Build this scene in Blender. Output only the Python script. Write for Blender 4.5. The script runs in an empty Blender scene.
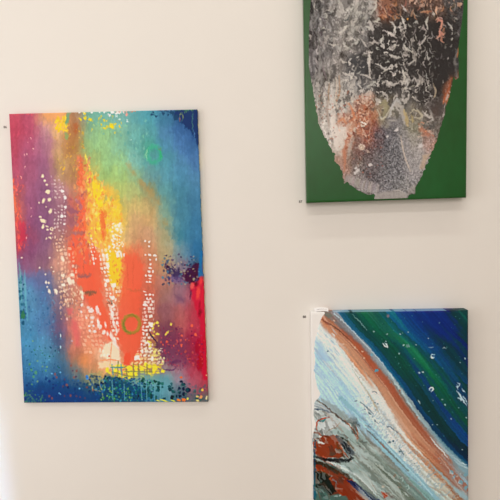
import bpy, math, random
import numpy as np

C = bpy.context.scene.collection
SC = bpy.context.scene

# ------------------------------------------------------------------ camera
F_PX, DIST, EYE = 540.0, 1.76, 1.6
YAW, PITCH, ROLL = -0.034184524, -0.066038020, -0.021350628
def cam_axes():
    cy, sy, cp, sp = math.cos(YAW), math.sin(YAW), math.cos(PITCH), math.sin(PITCH)
    f = np.array([sy*cp, cy*cp, sp]); r = np.array([cy, -sy, 0.0]); u = np.cross(r, f)
    c, s = math.cos(ROLL), math.sin(ROLL)
    return r*c + u*s, u*c - r*s, f
_r, _u, _f = cam_axes()
cd = bpy.data.cameras.new('camera'); cam = bpy.data.objects.new('camera', cd); C.objects.link(cam)
from mathutils import Matrix, Vector
m = Matrix.Identity(4)
for i in range(3):
    m[i][0], m[i][1], m[i][2] = _r[i], _u[i], -_f[i]
m[0][3], m[1][3], m[2][3] = 0.0, -DIST, EYE
cam.matrix_world = m
cd.sensor_width = 36.0; cd.lens = F_PX/500*36.0; cd.clip_start = 0.05
SC.camera = cam

# ------------------------------------------------------------------ light
SC.view_settings.view_transform = 'Standard'; SC.view_settings.look = 'None'
SC.view_settings.gamma = 1.0; SC.view_settings.use_curve_mapping = False
SC.view_settings.exposure = 0.0
w = bpy.data.worlds.new('world'); SC.world = w; w.use_nodes = True
bg = w.node_tree.nodes['Background']; bg.inputs[0].default_value = (1.0, .93, .85, 1); bg.inputs[1].default_value = 0.216
def light(name, kind, loc, target, energy, color, **kw):
    d = bpy.data.lights.new(name, kind); d.energy = energy; d.color = color
    for k, v in kw.items(): setattr(d, k, v)
    o = bpy.data.objects.new(name, d); C.objects.link(o); o.location = loc
    o.rotation_euler = (Vector(target)-Vector(loc)).to_track_quat('-Z', 'Y').to_euler()
    return o
# two long ceiling tubes parallel to the wall, tall windows behind the viewer and to the left
light('ceiling_tube_light', 'AREA', (.35, -1.0, 4.42), (.35, -1.0, 0), 19.5, (1.000, 0.993, 0.885), shape='RECTANGLE', size=3.2, size_y=.10)
light('ceiling_tube_light', 'AREA', (-.5, -2.8, 4.42), (-.5, -2.8, 0), 34.00, (1.000, 0.973, 0.914), shape='RECTANGLE', size=3.2, size_y=.12)
light('rear_window_light', 'AREA', (-.6, -5.7, 3.1), (-.3, 0, 1.5), 83.0, (1.000, 0.892, 0.825), shape='RECTANGLE', size=4.2, size_y=1.8)
light('left_window_light', 'AREA', (-2.1, -1.3, 1.35), (-.3, 0, 1.4), 12.22, (0.916, 0.958, 1.000), shape='RECTANGLE', size=1.0, size_y=1.5)
o = light('daylight_beam_light', 'AREA', (-1.056, -1.5, .56), (-1.056, 0, .56), .56, (.42, .64, 1.0), shape='RECTANGLE', size=.30, size_y=.85, spread=math.radians(5.5))
o.rotation_euler.rotate_axis('Z', math.radians(3.5))

# ------------------------------------------------------------------ materials
def srgb2lin(c):
    c = np.clip(np.asarray(c, float), 0, 1)
    return np.where(c <= .04045, c/12.92, ((c+.055)/1.055)**2.4)
def hexc(h):
    return np.array([int(h[i:i+2], 16) for i in (0, 2, 4)], float)/255
def new_mat(name):
    mt = bpy.data.materials.new(name); mt.use_nodes = True
    return mt, mt.node_tree, mt.node_tree.nodes['Principled BSDF']
def plain(name, col, rough=.6, spec=.3, noise=0, scale=60, bump=0, bscale=300):
    mt, nt, b = new_mat(name)
    b.inputs['Roughness'].default_value = rough; b.inputs['Specular IOR Level'].default_value = spec
    if noise:
        tc = nt.nodes.new('ShaderNodeTexCoord')
        n = nt.nodes.new('ShaderNodeTexNoise'); n.inputs['Scale'].default_value = scale; n.inputs['Detail'].default_value = 4
        r = nt.nodes.new('ShaderNodeValToRGB')
        r.color_ramp.elements[0].color = (*[c*(1-noise) for c in col], 1); r.color_ramp.elements[1].color = (*[min(1, c*(1+noise)) for c in col], 1)
        r.color_ramp.elements[0].position = .3; r.color_ramp.elements[1].position = .7
        nt.links.new(tc.outputs['Object'], n.inputs['Vector']); nt.links.new(n.outputs['Fac'], r.inputs[0]); nt.links.new(r.outputs[0], b.inputs['Base Color'])
    else:
        b.inputs['Base Color'].default_value = (*col, 1)
    if bump:
        n2 = nt.nodes.new('ShaderNodeTexNoise'); n2.inputs['Scale'].default_value = bscale; n2.inputs['Detail'].default_value = 3
        bp = nt.nodes.new('ShaderNodeBump'); bp.inputs['Strength'].default_value = bump; bp.inputs['Distance'].default_value = .001
        nt.links.new(n2.outputs['Fac'], bp.inputs['Height']); nt.links.new(bp.outputs[0], b.inputs['Normal'])
    return mt
def pigment(name, rough, spec, weave=.06):
    """Oil/acrylic paint: colour of the pigment on each point, canvas weave as bump."""
    mt, nt, b = new_mat(name)
    a = nt.nodes.new('ShaderNodeAttribute'); a.attribute_name = 'pigment'
    nt.links.new(a.outputs['Color'], b.inputs['Base Color'])
    b.inputs['Roughness'].default_value = rough; b.inputs['Specular IOR Level'].default_value = spec
    tc = nt.nodes.new('ShaderNodeTexCoord')
    n = nt.nodes.new('ShaderNodeTexNoise'); n.inputs['Scale'].default_value = 420; n.inputs['Detail'].default_value = 2
    bp = nt.nodes.new('ShaderNodeBump'); bp.inputs['Strength'].default_value = weave; bp.inputs['Distance'].default_value = .0006
    nt.links.new(tc.outputs['Object'], n.inputs['Vector']); nt.links.new(n.outputs['Fac'], bp.inputs['Height']); nt.links.new(bp.outputs[0], b.inputs['Normal'])
    return mt

# ------------------------------------------------------------------ the setting
def box(name, lo, hi, mat, bevel=0):
    import bmesh
    bm = bmesh.new(); bmesh.ops.create_cube(bm, size=1)
    for v in bm.verts:
        for i in range(3): v.co[i] = lo[i] + (v.co[i]+.5)*(hi[i]-lo[i])
    if bevel: bmesh.ops.bevel(bm, geom=bm.edges[:], offset=bevel, segments=2, affect='EDGES')
    me = bpy.data.meshes.new(name); bm.to_mesh(me); bm.free(); me.materials.append(mat)
    o = bpy.data.objects.new(name, me); C.objects.link(o); return o
M_WALL = plain('wall_paint', (.86, .835, .80), .75, .2, noise=.008, scale=3, bump=.06, bscale=220)
M_CEIL = plain('ceiling_paint', (.85, .84, .82), .8, .2)
M_FLOOR = plain('floor_boards', (.42, .34, .26), .45, .35, noise=.15, scale=6)
M_TRIM = plain('trim_paint', (.85, .84, .82), .5, .3)
X0, X1, Y0, H = -3.0, 3.4, -6.0, 4.5
for nm, lo, hi, mt in (('wall_back', (X0-.1, 0, 0), (X1+.1, .12, H), M_WALL), ('wall_left', (X0-.1, Y0, 0), (X0, 0, H), M_WALL),
                       ('wall_right', (X1, Y0, 0), (X1+.1, 0, H), M_WALL), ('floor', (X0-.1, Y0, -.1), (X1+.1, .12, 0), M_FLOOR),
                       ('ceiling', (X0-.1, Y0, H), (X1+.1, .12, H+.1), M_CEIL), ('baseboard_back', (X0, -.016, 0), (X1, 0, .12), M_TRIM)):
    o = box(nm, lo, hi, mt, .003 if 'base' in nm else 0); o['kind'] = 'structure'

# ------------------------------------------------------------------ paint bench: a sheet the artwork is worked up on
GAIN = {'rainbow': np.array([.91, .82, .75]), 'grey': np.array([.84, .74, .65]), 'green': np.array([.84, .74, .65]), 'blue': np.array([.78, .69, .62]), 'canvas': np.array([.80, .70, .60])}     # light falling on each picture (linear), measured
rng = np.random.default_rng(7)
def vnoise(X, Y, sx, sy, seed, octaves=3, gain=.5):
    out = 0; amp = 1; tot = 0
    for o in range(octaves):
        r = np.random.default_rng(seed*31+o); g = r.random((256, 256))
        x = X/sx*2**o + 37.3*o; y = Y/sy*2**o + 11.7*o
        xi = np.floor(x).astype(int); yi = np.floor(y).astype(int); fx = x-xi; fy = y-yi
        fx = fx*fx*(3-2*fx); fy = fy*fy*(3-2*fy)
        a = g[yi % 256, xi % 256]; b = g[yi % 256, (xi+1) % 256]; c = g[(yi+1) % 256, xi % 256]; d = g[(yi+1) % 256, (xi+1) % 256]
        out = out + amp*((a*(1-fx)+b*fx)*(1-fy)+(c*(1-fx)+d*fx)*fy); tot += amp; amp *= gain
    return out/tot
def sstep(a, b, x):
    t = np.clip((x-a)/(b-a), 0, 1); return t*t*(3-2*t)

class Sheet:
    """Working sheet in picture units (two samples per unit) holding pigment colour and paint relief."""
    S = 2.5
    def __init__(s, x0, y0, x1, y1):
        s.x0, s.y0 = x0, y0; S = s.S
        s.nx, s.ny = int((x1-x0)*S)+1, int((y1-y0)*S)+1
        s.X, s.Y = np.meshgrid(x0+np.arange(s.nx)/S, y0+np.arange(s.ny)/S)
        s.rgb = np.zeros((s.ny, s.nx, 3)); s.h = np.zeros((s.ny, s.nx))
        s.skin = np.ones((s.ny, s.nx))
        s.wx = vnoise(s.X, s.Y, 1.5, 1.7, 401, 2)-.5; s.wy = vnoise(s.X, s.Y, 1.5, 1.7, 402, 2)-.5
    def field(s, pts, sx, sy, warp=2., wsx=5., wsy=14., seed=1, xy=None):
        """smooth colour field from (x, y, colour) dabs; edges frayed by a warp"""
        P = np.array([(p[0], p[1]) for p in pts], float); K = np.array([hexc(p[2]) for p in pts])
        U, V = (s.X, s.Y) if xy is None else xy
        U = U + warp*(vnoise(s.X, s.Y, wsx, wsy, seed)-.5)*2; V = V + warp*2*(vnoise(s.X, s.Y, wsx, wsy, seed+1)-.5)*2
        out = np.zeros_like(s.rgb)
        for j in range(0, s.ny, 40):
            u = U[j:j+40, :, None]; v = V[j:j+40, :, None]
            d = ((u-P[:, 0])/sx)**2 + ((v-P[:, 1])/sy)**2
            wt = np.exp(-.5*(d-d.min(-1, keepdims=True)))
            out[j:j+40] = (wt @ K)/wt.sum(-1, keepdims=True)
        return out
    def _win(s, xa, ya, xb, yb):
        S = s.S
        i0 = max(0, int((xa-s.x0)*S)-1); i1 = min(s.nx, int((xb-s.x0)*S)+3)
        j0 = max(0, int((ya-s.y0)*S)-1); j1 = min(s.ny, int((yb-s.y0)*S)+3)
        return (slice(j0, j1), slice(i0, i1)) if i1 > i0 and j1 > j0 else None
    def lay(s, win, a, col, h=0):
        a = a[..., None]; s.rgb[win] = s.rgb[win]*(1-a)+np.asarray(col)*a
        if h: s.h[win] = np.maximum(s.h[win], h*a[..., 0])
    def blob(s, x, y, rx, ry, col, a=1., ang=0., soft=.35, h=0, p=2.5):
        R = max(rx, ry)+1; w = s._win(x-R, y-R, x+R, y+R)
        if w is None: return
        k = min(1.6, .9*min(rx, ry)); dx = s.X[w]-x+s.wx[w]*k; dy = s.Y[w]-y+s.wy[w]*k; c, n = math.cos(ang), math.sin(ang)
        u = np.abs(dx*c+dy*n)/rx; v = np.abs(dy*c-dx*n)/ry
        d = ((u**p+v**p)**(1/p)-1)*min(rx, ry)
        s.lay(w, a*np.clip(.5-d/(2*soft), 0, 1), hexc(col) if isinstance(col, str) else col, h)
    def stroke(s, pts, wd, col, a=1., soft=.35, h=0, taper=True):
        P = np.array(pts, float); R = wd+1
        w = s._win(P[:, 0].min()-R, P[:, 1].min()-R, P[:, 0].max()+R, P[:, 1].max()+R)
        if w is None: return
        k0 = min(1.6, 1.1*wd); X, Y = s.X[w]+s.wx[w]*k0, s.Y[w]+s.wy[w]*k0; best = np.full(X.shape, 1e9); n = len(P)-1
        for k in range(n):
            d = P[k+1]-P[k]; L = d@d+1e-9
            t = np.clip(((X-P[k, 0])*d[0]+(Y-P[k, 1])*d[1])/L, 0, 1)
            q = np.hypot(X-P[k, 0]-t*d[0], Y-P[k, 1]-t*d[1])
            g = (k+t)/n
            r = wd*(.35+.65*np.sin(np.pi*np.clip(g, .04, .96))) if taper else wd
            best = np.minimum(best, q-r)
        s.lay(w, a*np.clip(.5-best/(2*soft), 0, 1), hexc(col) if isinstance(col, str) else col, h)
    def sd(s, pts, X, Y):
        P = np.array(pts, float); d = np.full(X.shape, 1e9); ins = np.zeros(X.shape, bool); n = len(P)
        for k in range(n):
            a, b = P[k], P[(k+1) % n]; e = b-a
            t = np.clip(((X-a[0])*e[0]+(Y-a[1])*e[1])/(e@e+1e-9), 0, 1)
            d = np.minimum(d, np.hypot(X-a[0]-t*e[0], Y-a[1]-t*e[1]))
            c = (a[1] > Y) != (b[1] > Y)
            with np.errstate(divide='ignore', invalid='ignore'):
                ins ^= c & (X < (b[0]-a[0])*(Y-a[1])/(b[1]-a[1]+1e-12)+a[0])
        return np.where(ins, -d, d)
    def poly(s, pts, col, a=1., soft=.5, warp=1., ws=4., seed=3, h=0):
        P = np.array(pts, float); R = warp+soft+2
        w = s._win(P[:, 0].min()-R, P[:, 1].min()-R, P[:, 0].max()+R, P[:, 1].max()+R)
        if w is None: return
        X, Y = s.X[w], s.Y[w]
        U = X+warp*2*(vnoise(X, Y, ws, ws, seed)-.5); V = Y+warp*2*(vnoise(X, Y, ws, ws, seed+5)-.5)
        s.lay(w, a*np.clip(.5-s.sd(pts, U, V)/(2*soft), 0, 1), hexc(col) if isinstance(col, str) else col, h)
    def ring(s, x, y, r, wd, col, a=1., soft=.5, h=0, ry=None):
        pts = [(x+r*math.cos(t), y+(ry or r)*math.sin(t)) for t in np.linspace(0, 2*math.pi, 33)]
        s.stroke(pts, wd, col, a, soft, h, taper=False)
    def bristle(s, ax, ay, sx, sy, seed):
        """drag the wet paint a little so that every edge frays"""
        s.rgb = s.sample(s.rgb, s.X+ax*2*(vnoise(s.X, s.Y, sx, sy, seed, 3, .7)-.5), s.Y+ay*2*(vnoise(s.X, s.Y, sx*.8, sy, seed+1, 3, .7)-.5))
    def crisp(s, k, con=1.0, mid=.45):
        b = s.rgb
        for ax in (0, 1):
            b = (np.roll(b, 3, ax)+np.roll(b, 2, ax)+np.roll(b, 1, ax)+b+np.roll(b, -1, ax)+np.roll(b, -2, ax)+np.roll(b, -3, ax))/7
        s.rgb = np.clip(mid+con*(s.rgb+k*(s.rgb-b)-mid), 0, 1)
    def sample(s, arr, x, y):
        fx = np.clip((x-s.x0)*s.S, 0, s.nx-1.001); fy = np.clip((y-s.y0)*s.S, 0, s.ny-1.001)
        i = fx.astype(int); j = fy.astype(int); u = fx-i; v = fy-j
        if arr.ndim == 3: u = u[..., None]; v = v[..., None]
        return (arr[j, i]*(1-u)+arr[j, i+1]*u)*(1-v)+(arr[j+1, i]*(1-u)+arr[j+1, i+1]*u)*v
def rnd(a, b): return float(rng.uniform(a, b))
def jit(col, k=.05):
    c = hexc(col) if isinstance(col, str) else np.asarray(col); return np.clip(c+rng.normal(0, k, 3)*.25+rng.normal(0, k)*.8, 0, 1)
def net(s, rows, cx, cy, cols, fill=.8, size=.75, a=.95, jx=.25, h=.0004, lean=0.):
    """open netting left by a stencil: rows = (y, x_left, x_right) outline; ragged holes of a hand-made mesh"""
    ys = [r[0] for r in rows]
    w = s._win(min(r[1] for r in rows)-1, ys[0], max(r[2] for r in rows)+1, ys[-1])
    X, Y = s.X[w], s.Y[w]; sd = int(rng.integers(1000))
    xl = np.interp(Y, ys, [r[1] for r in rows]); xr = np.interp(Y, ys, [r[2] for r in rows])
    V = (Y-ys[0])/cy+.9*(vnoise(X, Y, cx*2.2, cy*2.2, sd)-.5)*2*jx*2.2+lean*(X-xl)/cx
    cj = np.floor(V).astype(int)
    tab = np.random.default_rng(sd).random((6, 97, 89))
    U = (X-xl)/cx+1.0*(vnoise(X, Y, cx*1.8, cy*2.6, sd+1)-.5)*2*jx*2.2+tab[5, cj % 97, 0]*.8
    ci = np.floor(U).astype(int); t = tab[:, cj % 97, ci % 89]
    q = size*(.62+.5*t[1])*.5; q2 = size*(.62+.5*t[2])*.5
    d = ((np.abs(U-ci-.5-(t[3]-.5)*.25)/q)**3+(np.abs(V-cj-.5-(t[4]-.5)*.25)/q2)**3)**(1/3)
    d = d+.5*(s.wx[w]+s.wy[w])
    e = np.minimum(X-xl, xr-X)/cx+.8*(vnoise(X, Y, 3, 5, sd+2)-.5)
    al = .84*a*sstep(1.22, .78, d)*(t[0] < fill)*sstep(-.3, .3, e)*(.7+.3*t[3])
    K = np.array([hexc(c) for c in cols])[(t[2]*997).astype(int) % len(cols)]+((t[4]-.5)*.06)[..., None]
    s.lay(w, al, np.clip(K, 0, 1), h)
def scatter(s, n, x0, y0, x1, y1, r0, r1, cols, a=.85, asp=1., keep=None, h=.0003):
    for _ in range(n):
        x, y = rnd(x0, x1), rnd(y0, y1)
        if keep is not None and not keep(x, y): continue
        r = rnd(r0, r1); s.blob(x, y, r, r*asp*rnd(.7, 1.4), jit(cols[int(rng.integers(len(cols)))], .04), a*rnd(.5, 1), rnd(-.6, .6), .3, h)

# ------------------------------------------------------------------ artwork one: the rainbow picture on the left
def paint_rainbow():
    s = Sheet(4, 104, 212, 408)
    cx = [15, 30, 45, 60, 75, 90, 105, 120, 135, 150, 165, 180, 195]
    rows = {
     116: 'c84a5c c4506a e0986a f0a868 b08060 6fae98 72b0a0 78b2a8 5ea5a8 4a98a8 3f7ca0 2a5080 2a4a7a',
     130: 'c8445a c04e68 c8888c eab070 b87848 88b484 90be80 86bc98 6cb0a8 549ea0 4f86b0 3a68a0 2a4c88',
     145: 'c4485e b85270 b87088 d8a070 b88048 94bc78 98c480 84bc98 66aaa0 4aa08c 5090b0 4878b0 3c6aa0',
     160: 'c44a64 b05878 a86080 c89860 c48850 a8b868 9cc880 98c888 7cb8a8 54a0a0 5098a8 5088b0 4876ac',
     175: 'b85068 b05876 9c5c7c c09068 b87c50 d8b050 a0c470 a4c470 98b880 6a9c9c 5a9cac 4a88a8 5088b0',
     190: 'c05858 a85878 94587c b88088 c87c60 f0a848 f4b848 b4c068 b0b870 94986c 5c9ca0 4888a0 4882a8',
     205: 'd06050 a05478 905878 a06878 d8685c f4a848 f8c840 c8b860 d0b068 c4a468 74a090 4888a0 40789c',
     220: 'd06058 984e74 8a5478 a06c78 c06058 f8a850 f4c040 f0c858 d8a870 d8a468 90a888 4888a0 3c78a0',
     235: 'c84c50 a04a68 8c587a b07470 cc6c58 f8a458 f4a848 f0c880 d49868 d09870 b8a878 40869a 3c78a0',
     250: 'c04058 8c4a70 905c78 c88874 e87c60 f07858 f8b060 f4b850 e88058 d08860 c0a878 7898a0 3070a0',
     265: '80608c 945878 906070 d89078 f07c62 f06450 f08c58 f8c848 ee6c4c dc7858 c09068 907888 406080',
     280: '64a0b0 6078ac 686a98 a88078 d88068 e86450 f0845c f8b850 f06850 e07050 b87868 907080 603850',
     295: '5098ac 5890b8 5070a0 906c78 d88468 e86450 f08060 f09058 ee6648 d86850 a87068 a06878 b84858',
     310: '4c90a8 5088b0 5080b0 806478 e08068 f08868 ee7050 f08868 ee6648 c86450 985c64 b86060 cc4454',
     325: '4890b0 4a88b4 5078a8 785878 ec7c68 f08a68 ee6848 ec6c50 ee6246 c46c54 945456 c05c5c c84858',
     340: '4484b0 4890bc 5088b0 505a80 e07c62 f08c68 f07c5c f0805c ee6248 c47850 84425a a83e54 b02c48',
     355: '3a70a0 4488b4 4c90b4 48708c c07058 f09064 f8c8a0 f0a078 e86048 d08c68 844a62 98425c b43048',
     368: '30608c 3c80b0 4080b0 3c6c94 807c78 e08c5c f09c6c f09060 e48848 c89058 a07c80 b07080 bc4058',
     380: '2c5488 3470a4 3468a0 2c5890 486c80 80886c d0b858 c8b858 b0a860 90a880 74a0a4 9c8898 c05c70',
     391: '24487c 2c5490 28508c 28508c 2c5484 447078 2c6474 286880 3c88a0 5098a8 68a0b0 506c80 98606c',
     400: '2c6058 2c5080 284478 24407c 244880 284c78 1c4868 205470 308088 4890a0 5498a8 305868 587078'}
    pts = [(x, y, c) for y, r in rows.items() for x, c in zip(cx, r.split())]
    pts += [(203, y, c) for y, c in ((280, 'e83840'), (295, 'e84048'), (310, 'd83048'), (325, 'c82840'), (340, 'c02440'), (355, 'b82038'), (368, 'b82838'), (380, 'c03848'), (391, 'b84858'), (400, '607068'))]
    s.rgb = s.field(pts, 6.0, 6.0, warp=3.2, wsx=5, wsy=11, seed=2)
    X, Y = s.X, s.Y
    s.rgb = s.rgb*.85+.15*s.rgb.mean(-1, keepdims=True)
    # squeegee drag: fine vertical and a few horizontal streaks
    s.rgb *= (1+.09*(vnoise(X, Y, 1.8, 26, 5, 2)-.5)+.10*(vnoise(X, Y, 2, 3, 9, 2)-.5)+.12*(vnoise(X, Y, 9, 9, 10, 3)-.5))[..., None]
    P, B, K, T = s.poly, s.blob, s.stroke, scatter
    # left rim: orange-red scrapes
    for x, y, h in ((13.3, 180, 2), (14, 187, 2), (14.6, 197, 7), (15.5, 206, 6), (18, 215, 5), (17.5, 223, 7), (19, 236, 3), (19.3, 246, 2.4)):
        B(x, y, 1.0, h, 'ee7050', .8)
    for _ in range(60):
        y = rnd(176, 250); B(13+(y-176)*.075+abs(rng.normal(0, 5)), y, rnd(.35, .9), rnd(.6, 2.6), jit('e8605a', .06), rnd(.3, .8))
    P([(18, 218), (26, 222), (26, 240), (19, 244)], 'd03a50', .7, 2, 2)
    for x, y in ((30.4, 138.3), (27.5, 141.5), (33.6, 148.5), (24.6, 166), (26.9, 154.3), (24.5, 154.5), (20.7, 176.2), (31.0, 207), (31.5, 215.5), (26.5, 237)):
        B(x, y, .65, .7, 'f4b8b0', .9)
    # orange to yellow at the top
    P([(41, 111), (72, 110), (68, 116), (48, 122)], 'f0a468', .7, 2, 1.5)
    K([(10, 114.6), (42, 113.2)], .5, 'e06060', .6)
    T(s, 70, 56, 117, 68, 131, .5, 1.3, ['f8d038', 'f4c440', 'f0b848'], .9, 1.6)
    T(s, 60, 55, 131, 84, 176, .4, .9, ['e8b040', 'f0c050', 'd89848', 'c8a850'], .7, 1.3)
    P([(66, 112), (74, 112), (79, 130), (76, 150), (64, 160), (62, 140), (68, 128)], 'b06c40', .28, 2.5, 3)
    P([(68, 113), (71, 113), (68, 122), (65, 124)], '6ea080', .8, .8, 1); B(66.5, 136, 1.6, 3.5, '8aa868', .7)
    B(76, 128, 2, 4, 'b85c38', .6, 0, 1.5)
    # turquoise and green field, its ragged top edge and yellow flecks
    for x in np.arange(76, 124, 2.6):
        if rng.random() < .55: B(x, 111.6+rnd(-.5, .4), rnd(.8, 1.6), rnd(1, 2.2), 'ece4dc', .92)
    B(109, 115, 1.8, 1.2, 'f0e8e0'); B(117.5, 113.3, 2.4, 1.2, 'f0e8e0'); B(126.6, 113.6, 1.3, 2.4, 'f0a090'); B(121, 111.5, 4, .5, 'e89080', .8); B(133, 111, 2.6, .6, 'e87850', .9)
    for x, y, r in ((127.4, 120.8, .9), (119.8, 119.5, .8), (116.5, 116.4, .7), (131, 139.5, .6)): B(x, y, r, r*1.2, 'e8f0e8', .9)
    for x, y, r in ((90.5, 119.5, 2.3), (85.5, 118, 1.6), (81, 119.5, 1.2), (79, 118.5, .8), (111.5, 125.5, 2.6), (113, 127, 1.6), (107, 126.7, 1.3), (104.7, 128.3, 1.2), (103.5, 120.5, .9), (106.7, 121, .8),
                    (115.5, 124.5, 1), (119.6, 126.2, .8), (121.7, 122.8, .7), (101.6, 116, 1.1), (101, 124.5, 1), (115.5, 132, .6), (84.5, 113.6, .8), (99.3, 118.5, 1)):
        B(x, y, r*.9, r, 'f6d02e', .95, .4, .4, .0004)
    T(s, 60, 76, 116, 122, 134, .3, .6, ['f0d040', 'c8cc60', '70b0a0'], .7)
    T(s, 60, 118, 115, 150, 160, .3, .8, ['88c0b0', '90c8a0', '5fa8a8'], .5, 2.)
    # deep blue corner with lighter scrapes
    P([(176, 108), (198, 108), (199, 148), (195, 140), (190, 131), (184, 126), (179, 119), (174, 113)], '213c68', .92, 1.2, 1.5, 5)
    for x, y, rx, ry in ((152, 114.5, 1.3, 1.3), (156, 115.5, 2, 1.1), (153, 112, 1.5, .9), (163, 113.2, 1.8, 1.3), (166, 111, 3, 1), (168, 114, 1, .7), (172, 112.5, 2.4, 2.2), (160, 110.8, 2, .7), (176, 117, 2.5, 2.6)):
        B(x, y, rx, ry, '2a4664', .8, .3)
    K([(180, 119), (180.2, 115), (182, 113.8), (182.6, 117), (182.2, 121)], .4, 'a8b060', .8); K([(179.8, 118), (180, 121)], .5, 'b06850', .7)
    K([(192.8, 113), (192.6, 122), (193, 131)], .35, '5c9078', .8); K([(176, 109.8), (196, 109.4)], .5, '4c8058', .8)
    T(s, 14, 178, 109, 196, 113, .3, .6, ['88b048', '6ca050'], .8); K([(194, 128), (195, 140)], .7, '5c88b8', .6)
    # green ring
    s.ring(153.8, 154, 7.0, 1.9, '48b088', .68, 1.5, .0006, 7.6); K([(147.6, 160), (145.8, 154), (147.5, 149)], .9, '9cccA8', .7, .7); K([(160, 149), (161.4, 155), (160, 160)], .8, '38b070', .8, .7)
    K([(158, 147), (162, 150)], .6, '7c7868', .5, .8)
    # russet haze between the green and the blue
    for x, y, r in ((129, 165, 2), (133, 172, 2), (141, 182, 2.6), (143, 184, 2), (147, 189, 2.4), (157, 200, 2.5), (152, 193, 3), (165, 222, 2.2)): B(x, y, r, r*1.5, 'b89058', .5, -.5, 1.6)
    # vermilion ribbon
    P([(77, 155), (81, 157), (84, 163), (85, 176), (85, 186), (80, 191), (77, 180), (78, 166)], 'f06c48', .8, 1.8, 2.2, 3)
    P([(79, 192), (86, 192), (86, 205), (87, 222), (88, 250), (90, 270), (96, 280), (103, 296), (107, 315), (114, 345), (108, 340), (103, 326), (96, 310), (87, 300), (84, 290), (78, 283), (72, 268), (69, 250), (70, 236), (76, 226), (78, 210)], 'f0664a', .85, 1.6, 2.6, 4)
    P([(88, 250), (93, 244), (100, 252), (101, 272), (103, 290), (94, 285), (88, 270)], 'f0664a', .75, 1.2, 2, 4)
    for pl, c in (([(69, 206), (81, 210.5), (76, 213), (70, 212)], '9c6070'), ([(69, 215), (78, 215), (78, 224), (72, 226), (68, 220)], 'a0626a'), ([(66, 229), (80, 230), (87, 232), (82, 234), (68, 234)], 'b07068'), ([(80, 190), (90, 190), (87, 197), (80, 196)], 'b06460'), ([(72, 263), (80, 265), (77, 268), (72, 267)], 'b47064'), ([(78, 273), (91, 274), (88, 277), (78, 276)], '946464'), ([(85, 290), (96, 290.5), (96, 292.5), (88, 294), (84, 292)], '74604c')):
        P(pl, c, .8, 1.2, 1.2, 3)
    # yellow tongue, its orange veins
    P([(86, 153), (88, 160), (92, 170), (97, 178), (103, 186), (118, 190), (121, 200), (122, 212), (124, 222), (124, 234), (121, 246), (118, 272), (113, 284), (109, 276), (106, 258), (100, 244), (88, 232), (86, 208), (86, 185), (85, 166)], 'f6b848', .45, 2, 3, 5)
    T(s, 420, 87, 172, 123, 246, .4, 1.3, ['fad038', 'f8dc50', 'f4b048', 'f8a858', 'ee9048', 'fcd878'], .8, 1.7, lambda x, y: x < 97+(y-172)*.6 and x > 86 and x < 122 and not (x > 112 and y < 186))
    P([(92, 178), (98, 182), (102, 196), (104, 206), (98, 206), (94, 196)], 'fad23a', .8, 1, 2, 3); P([(112, 200), (119, 196), (121, 214), (117, 232), (112, 226)], 'f8cc40', .6, 1.6, 2.4, 3)
    P([(100.5, 209), (105, 212), (106, 224), (104.5, 240), (101, 238), (101, 222)], 'ec6e44', .8, 1.1, 1.4)
    T(s, 150, 90, 176, 124, 244, .3, .8, ['f0a050', 'f6c878', 'ec8c4c', 'e8b850'], .75, 1.8, lambda x, y: x < 97+(y-172)*.6 and x > 88)
    for x, y in ((105, 200), (106, 196), (92, 178), (94, 173), (111, 197)): B(x, y, 1, 2, '9ca868', .6, .3, .8)
    K([(86, 154), (87, 160), (90, 168)], .9, 'f4d860', .9)
    P([(105, 246), (112, 250), (121, 256), (122, 268), (118, 284), (114, 290), (110, 280), (107, 262)], 'fac83c', .9, .8, 1.6, 3)
    for _ in range(40):
        y = rnd(256, 296); x = 114+(y-256)*.06+rnd(-2, 9); K([(x, y), (x+rnd(-1.5, 1.5), y+rnd(1.5, 4))], rnd(.4, .9), jit('f08a4c', .05), .85)
    # red field round the lower ring
    P([(124, 252), (136, 254), (143, 264), (142, 290), (141, 312), (143, 328), (141, 345), (136, 356), (129, 366), (124, 362), (121, 350), (117, 336), (118, 318), (120, 300), (122, 280)], 'ee654a', .82, 2.4, 2.2, 4)
    P([(124, 246), (140, 247), (143, 264), (140, 280), (124, 280)], 'ec6c50', .4, 4, 3)
    P([(124, 352), (131, 352), (130, 358), (128, 366), (124, 364)], 'ee5c44', .95, .6, 1)
    K([(127, 288), (136, 290), (142, 289)], 1, 'c86a48', .5, 1); K([(127, 262), (128, 286)], .5, 'd85e44', .5); K([(133, 256), (133, 288)], .5, 'd85e44', .5); K([(83, 228), (83.5, 262), (84, 274)], .4, 'b85848', .6)
    T(s, 150, 75, 156, 91, 262, .5, 1.4, ['f0845c', 'e87858', 'f09860', 'c07464', 'f0a468', 'd86c54'], .65, 2.0)
    T(s, 60, 64, 196, 82, 245, .5, 1.6, ['a8687a', 'c07068', '9c6474', 'd87c64'], .55, 1.3)
    P([(156, 326), (166, 320), (182, 334), (190, 352), (186, 366), (170, 366), (158, 352)], '70405a', .5, 4, 4, 5)
    P([(24, 384), (60, 380), (96, 384), (110, 378), (150, 386), (160, 404), (24, 404)], '1f4474', .5, 4, 4, 5)
    s.bristle(1.7, 2.3, 1.8, 3.2, 25)
    # white netting
    white = ['f8e4d2', 'fbeede', 'f6d8c0']; peach = ['f4c4a4', 'f0b898', 'f6d2b8']; pink = ['e8ccc8', 'dcb8bc', 'ecd6cc']
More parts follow.
